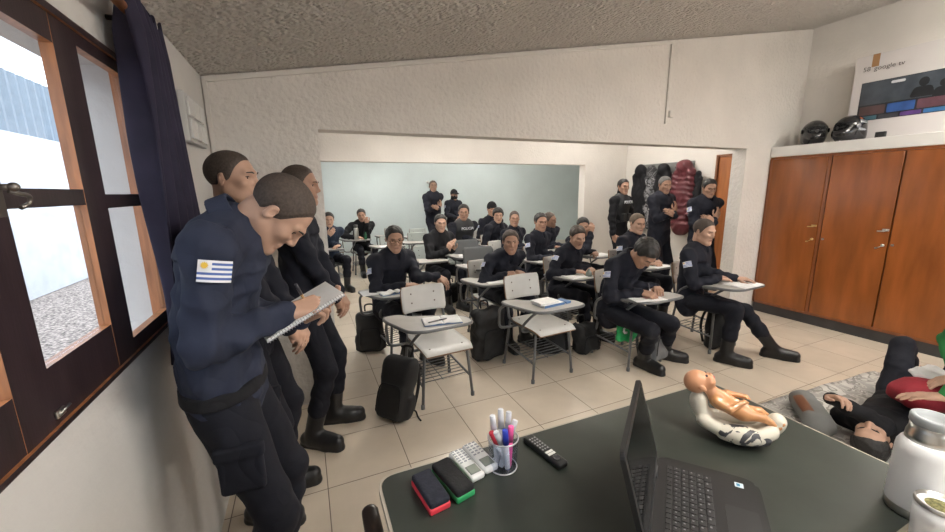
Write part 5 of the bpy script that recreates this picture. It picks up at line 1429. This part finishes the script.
for i in range(6): face(.09 + i * .21, .285 + i * .21, .26, .345, pm('print_tile_%d' % i, cols[i]), 'picture_tile', scr, .0012, .008)
cols = [(.05, .12, .16), (.05, .05, .06), (.09, .04, .18), (.04, .15, .34), (.62, .62, .62), (.02, .10, .05), (.30, .05, .06), (.12, .12, .12)]
for i in range(8): face(.09 + i * .157, .232 + i * .157, .212, .248, pm('print_app_%d' % i, cols[i]), 'app_tile', scr, .0012, .006)
face(.30, .40, .535, .56, WHITE_T, 'menu_pill', scr, .0014, .011)
PRT = mat('print_text_grey', (.10, .09, .09), .5)
lettering('58', .060, FM, V(-.0020, .71 - .095, .715), PRT, bx, 'lettering')
lettering('google tv', .060, FM, V(-.0020, .71 - .262, .711), PRT, bx, 'lettering')
mb = MB(); mb.box((-.0008, .71 - .155, .79), (.0022, .055, .12)); mb.box((.04, .71 - .155, .8508), (.08, .055, .0016)); mb.build('packing_tape', TAPE, bx)
# small black device against the carton
o = MB(); o.box((0, 0, .032), (.018, .085, .062), roty(0) if False else None, bev=.008); o = o.build('set_top_box', RB); o.location = (5.33, 2.02, 2.0155); o.rotation_euler = (0, 0, .05)
tag(o, 'small black device standing on the ledge before the carton', 'device')

# ------------------------------------------------------------------ coat rack on the right wall of the room behind
RKM = mat('rack_board', (.20, .205, .20), .5)
rk = empty('coat_rack', (XR, 4.85, 1.8), 0, 'grey coat rack board on the wall behind the standing officers', 'coat rack')
mb = MB(); mb.box((-.012, 0, .09), (.024, 1.12, .17), bev=.003); mb.build('board', RKM, rk)
for q in range(6):
    mb = MB(); mb.tube(fillet([(-.02, -.48 + .192 * q, .08), (-.09, -.48 + .192 * q, .07), (-.10, -.48 + .192 * q, .11)], .02), .006, 8); mb.build('hook', DARKMET, rk)
def coat(y, z_top, ln, wd, m, label, quilt=0., sway=0., seed=1, hood=True):
    s = SDF(); x = XR - .12
    s.cap((x, y, z_top - .10), (x - .01, y + sway * .5, z_top - ln * .5), wd * .55, wd * .8, .06, (1, 0, 0), .52, wr=(.012 * quilt, ln * 5.5, 0, (0, 0, 0)) if quilt else (.012, 2.2, seed, (0, 1.6, 0)))
    s.cap((x - .01, y + sway * .5, z_top - ln * .45), (x, y + sway, z_top - ln), wd * .8, wd * .82, .05, (1, 0, 0), .5, wr=(.012 * quilt, ln * 5.5, 0, (0, 0, 0)) if quilt else (.014, 2.0, seed, (0, 1.6, 0)))
    for sy in (-1, 1): s.cap((x - .02, y + sy * wd * .62, z_top - .17), (x - .03, y + sy * wd * .75 + sway, z_top - ln * .82), wd * .34, wd * .28, .03, wr=(.010, 4 if not quilt else 9, seed + sy, (0, 1, .5)) )
    if hood: s.ell((x - .03, y, z_top - .06), (.09, wd * .62, .11), None, .05)
    o = s.build('hanging_coat', .012, m, None, folds(.006, 18, seed, (.6, 1.4, .3)))
    return tag(o, label, 'coat', 'coats on the rack')
CAMO = None
def camo_mat(name, c):
    m = mat(name, c[0], .85); nt = m.node_tree; N = nt.nodes; L = nt.links; b = N['Principled BSDF']; tc = N.new('ShaderNodeTexCoord')
    n = N.new('ShaderNodeTexNoise'); n.inputs['Scale'].default_value = 9; n.inputs['Detail'].default_value = 2.5; n.inputs['Distortion'].default_value = .8; L.new(tc.outputs['Object'], n.inputs['Vector'])
    r = N.new('ShaderNodeValToRGB'); r.color_ramp.interpolation = 'CONSTANT'
    el = r.color_ramp.elements; el[0].position = 0; el[0].color = (*c[0], 1); el[1].position = .43; el[1].color = (*c[1], 1)
    for p_, q in ((.50, c[2]), (.57, c[3])): e = el.new(p_); e.color = (*q, 1)
    L.new(n.outputs['Fac'], r.inputs[0]); L.new(r.outputs[0], b.inputs['Base Color'])
    return m
coat(5.22, 1.93, 1.00, .17, BLACKC, 'long plain black coat at the far end of the rack', seed=31)
coat(4.98, 1.90, .95, .13, camo_mat('grey_print_cloth', ((.02, .02, .022), (.16, .16, .17), (.03, .03, .032), (.24, .24, .25))), 'dark coat with a pale grey print hanging among the black ones', seed=32)
coat(4.74, 1.92, .95, .17, BLACKC, 'black hooded coat hanging behind the broad officer', seed=33)
coat(4.36, 1.95, .98, .21, mat('maroon_quilt', (.085, .012, .018), .5, bump=.2, bscale=60), 'maroon quilted puffer coat on the rack', quilt=1.2, seed=34)
coat(4.14, 1.86, .90, .10, BLACKC, 'black coat squeezed beside the maroon puffer', seed=35, hood=False)

# ------------------------------------------------------------------ curtain and rod
CURT = mat('curtain_cloth', (.022, .019, .037), .8, var=.2, vscale=8, bump=.2, bscale=200, spec=.25)
rod = empty('curtain_rod', (XL, 0, 0), 0, 'reddish wooden curtain rod over the window', 'curtain rod')
mb = MB(); mb.tube([(.075, -.45, 2.10), (.075, 1.66, 2.10)], .014, 12); mb.ball((.075, 1.67, 2.10), .02, seg=10); mb.build('pole', WOOD_O, rod)
for y_ in (-.3, .7, 1.62):
    mb = MB(); mb.tube([(0, y_, 2.10), (.075, y_, 2.10)], .008, 8); mb.build('bracket', DARKMET, rod)
mb = MB()
def cur(u, v):
    z = 2.165 - v * 1.17
    y = 1.50 + u * .37 + .05 * v * (u - .3)
    amp = .030 + .012 * v
    x = XL + .072 + amp * math.sin(u * 2 * PI * 5.5 + .8 * math.sin(v * 3)) + .012 * math.sin(u * 31 + v * 5)
    if v < .10: x = XL + .075 + (x - XL - .075) * (.55 + 4.5 * v)
    return (x, y + .01 * math.sin(v * 9 + u * 6), z + .018 * math.sin(u * 40) * (1 if v < .02 else 0))
mb.grid(cur, 110, 40, .003)
tag(mb.build('curtain', CURT), 'dark navy curtain gathered at the far side of the window', 'curtain')

# ------------------------------------------------------------------ first-aid exercise on the floor behind the desk
MATC = camo_mat('mat_camouflage', ((.36, .35, .33), (.48, .465, .43), (.27, .26, .24), (.58, .565, .53)))
mb = MB()
def matf(u, v): return (2.55 + u * 1.75, .50 + v * 1.02 - .12 * u, .008 + .006 * math.sin(u * 23 + v * 9) * math.sin(v * 17) + .006)
mb.grid(matf, 40, 24, .008); o = mb.build('floor_mat', MATC); tag(o, 'grey camouflage mat spread on the tiles behind the desk', 'mat')
lay = rotz(math.radians(-90 + 4)) @ rotx(math.radians(90))   # head towards -x, face up
# person built upright, then laid on the back: local up -> -x , local forward -> +z
LM_ = np.column_stack([V(.09, -1, 0), V(0, 0, 1), V(-1, -.09, 0)]); LM_ = np.column_stack([nrm(LM_[:, 0]), nrm(LM_[:, 1]), nrm(LM_[:, 2])])
person('person lying on the camouflage mat in dark clothes, knee raised, hand by the head', 0, 0, 0, 'stand', h=1.70, lean=(2, -2), neck=10, head=(-10, -14, 6),
       R=dict(w=(.27, .10, 1.47), e=(1, .1, -1), f=(-.1, .15, 1), n=(.3, 1, 0), curl=(.4, .5, .4)), L=dict(w=(-.20, .17, 1.58), e=(1, .2, .4), f=(.55, .35, .35), n=(.3, 1, -.1), curl=(.5, .6, .5)),
       feet={1: dict(a=(.10, -.02, .24), p=(.1, 1, 0), up=(0, .5, -.9), yaw=0), -1: dict(a=(-.13, .02, .36), p=(-.1, 1, 0), up=(0, .25, -1), yaw=0)}, hair=('short', 'black'), skin='light', jacket=BLACKC, patch=False, vox=.006, xyz=V(4.42, 1.03, .125), rot=LM_, collar=False)
person('kneeling helper in a green sweater reaching in with one hand, at the picture edge', 3.42, .48, -125, 'stand', hipz=.42, h=1.70, lean=(12, 26), neck=16, head=(-10, 24, 0),
       R=dict(w=(.16, .22, .48), e=(1, -.3, .3), f=(.1, .9, -.35), n=(.1, .35, .9), curl=(.2, .3, .2)), L=dict(w=(-.04, .50, .405), e=(.9, -.4, .3), f=(.25, .9, -.15), n=(.1, .15, 1), curl=(.12, .22, .15), tc=.2),
       feet={1: dict(a=(.10, -.32, .10), p=(0, 1, -.6), up=(0, -.4, -.9)), -1: dict(a=(-.10, -.32, .10), p=(0, 1, -.6), up=(0, -.4, -.9))}, hair=('short', 'brown'), skin='light', jacket=GREENC, patch=False, collar=False)
REDC = mat('dark_red_cloth', (.26, .010, .022), .75, var=.15, bump=.3, bscale=60)
s = SDF(); s.ell((0, 0, .09), (.20, .13, .085)); s.box((0, 0, .06), (.15, .11, .05), .04, k=.05)
o = s.build('red_bundle', .008, REDC, None, folds(.007, 16, 44)); o.location = (3.30, .84, .245); o.rotation_euler = (0, .12, -.25); tag(o, 'dark red cloth bundle resting on the lying person', 'bundle')
s = SDF(); s.ell((0, 0, .03), (.10, .07, .03)); s.cap((-.06, 0, .03), (.07, .03, .045), .03, .03, .03)
o = s.build('white_cloth', .006, mat('white_cloth', (.62, .62, .62), .8), None, folds(.006, 40, 45)); o.location = (3.43, .88, .385); o.rotation_euler = (0, 0, -.3); tag(o, 'crumpled white cloth on the red bundle', 'cloth')
# grey bag with a brown band by the lying head
GRB = mat('grey_canvas', (.17, .175, .17), .8, var=.1, bump=.3, bscale=80); BRB = mat('brown_leather_band', (.17, .065, .03), .5)
s = SDF(); s.cap((-.15, 0, .075), (.15, 0, .075), .085, .085, .02, (0, 0, 1), .85)
o = s.build('duffel_bag', .008, GRB, None, folds(.005, 16, 46)); o.location = (2.97, 1.22, .012); o.rotation_euler = (0, 0, math.radians(42)); tag(o, 'grey duffel bag with a brown band on the mat behind the desk', 'bag')
mb = MB()
mb.grid(lambda u, v: (-.21 + .42 * u, .088 * math.cos(.5 + v * .75) * (.35 + .65 * math.sin(PI * u) ** .4), .072 + .078 * math.sin(.5 + v * .75) * (.35 + .65 * math.sin(PI * u) ** .4)), 20, 6, .005); mb.build('brown_band', BRB, o)


# ------------------------------------------------------------------ ceiling lamps of the three rooms; front-room ones unseen, added for fill
TUBE = mat('lamp_tube', (.9, .9, .9), .4, emit=(1, .95, .88), estr=LAMP_E)
FILL_TUBE = mat('fill_lamp_tube', (.9, .9, .9), .4, emit=(1, .95, .88), estr=LAMP_E * 1.1)  # stronger tubes for the unseen fill lamps added in the front room
HOUS = mat('lamp_housing', (.75, .75, .74), .4)
def lamp(x, y, label, rot=0., e=TUBE):
    a = math.atan(.178)
    L_ = empty('ceiling_lamp', (x, y, ceil_z(x) - .012), 0, label, 'ceiling lamp', 'fluorescent ceiling lamps'); L_.rotation_euler = (0, -a, 0)
    mb = MB(); mb.box((0, 0, -.225), (.05, 1.24, .04), bev=.004)
    for sy in (-.4, .4): mb.tube([(0, sy, 0), (0, sy, -.21)], .006, 8)
    mb.build('housing', HOUS, L_)
    for sx in (-1, 1):
        mb = MB(); mb.tube([(sx * .045, -.59, -.235), (sx * .045, .59, -.235)], .016, 10); mb.build('tube', e, L_)
    return L_
lamp(1.25, -.1, 'unseen fill lamp added on the sloping ceiling behind the viewpoint, window side', e=FILL_TUBE); lamp(3.7, .0, 'unseen fill lamp added on the sloping ceiling behind the viewpoint, wardrobe side', e=FILL_TUBE)
lamp(5.0, .45, 'unseen fill lamp added on the sloping ceiling close to the wardrobe', e=FILL_TUBE); lamp(1.6, 4.4, 'fluorescent lamp in the middle room, window side'); lamp(4.2, 4.4, 'fluorescent lamp in the middle room, coat side'); lamp(1.4, 7.2, 'fluorescent lamp in the back room, window side'); lamp(4.0, 7.2, 'fluorescent lamp in the back room, far side')  # the lamp by the wardrobe is added to brighten the upper wall
# ------------------------------------------------------------------ camera, sky, view
Rw = np.array(CAMR); cam = bpy.data.cameras.new('camera'); co = bpy.data.objects.new('camera', cam); COL.objects.link(co)
cam.sensor_width = 36; cam.lens = 36 * CAMF / 945; cam.clip_start = .02
Mx = np.eye(4); Mx[:3, 0] = Rw[0]; Mx[:3, 1] = -Rw[1]; Mx[:3, 2] = -Rw[2]; Mx[:3, 3] = (0, 0, 1.5661)
co.matrix_world = Matrix(Mx.tolist()); SC.camera = co
wd = bpy.data.worlds.new('sky'); SC.world = wd; wd.use_nodes = True
N = wd.node_tree.nodes; L = wd.node_tree.links; bg = N['Background']
bg.inputs['Color'].default_value = (.86, .93, 1.0, 1); bg.inputs['Strength'].default_value = SKY_E
sun = bpy.data.lights.new('sun', 'SUN'); sun.energy = SUN_E; sun.angle = math.radians(12); sun.color = (1, .96, .9)
o = bpy.data.objects.new('sun', sun); COL.objects.link(o); o.rotation_euler = (math.radians(38), math.radians(16), math.radians(20))
vs = SC.view_settings; vs.view_transform = 'Standard'; vs.look = 'None'; vs.gamma = 1; vs.use_curve_mapping = False; vs.exposure = EXPO
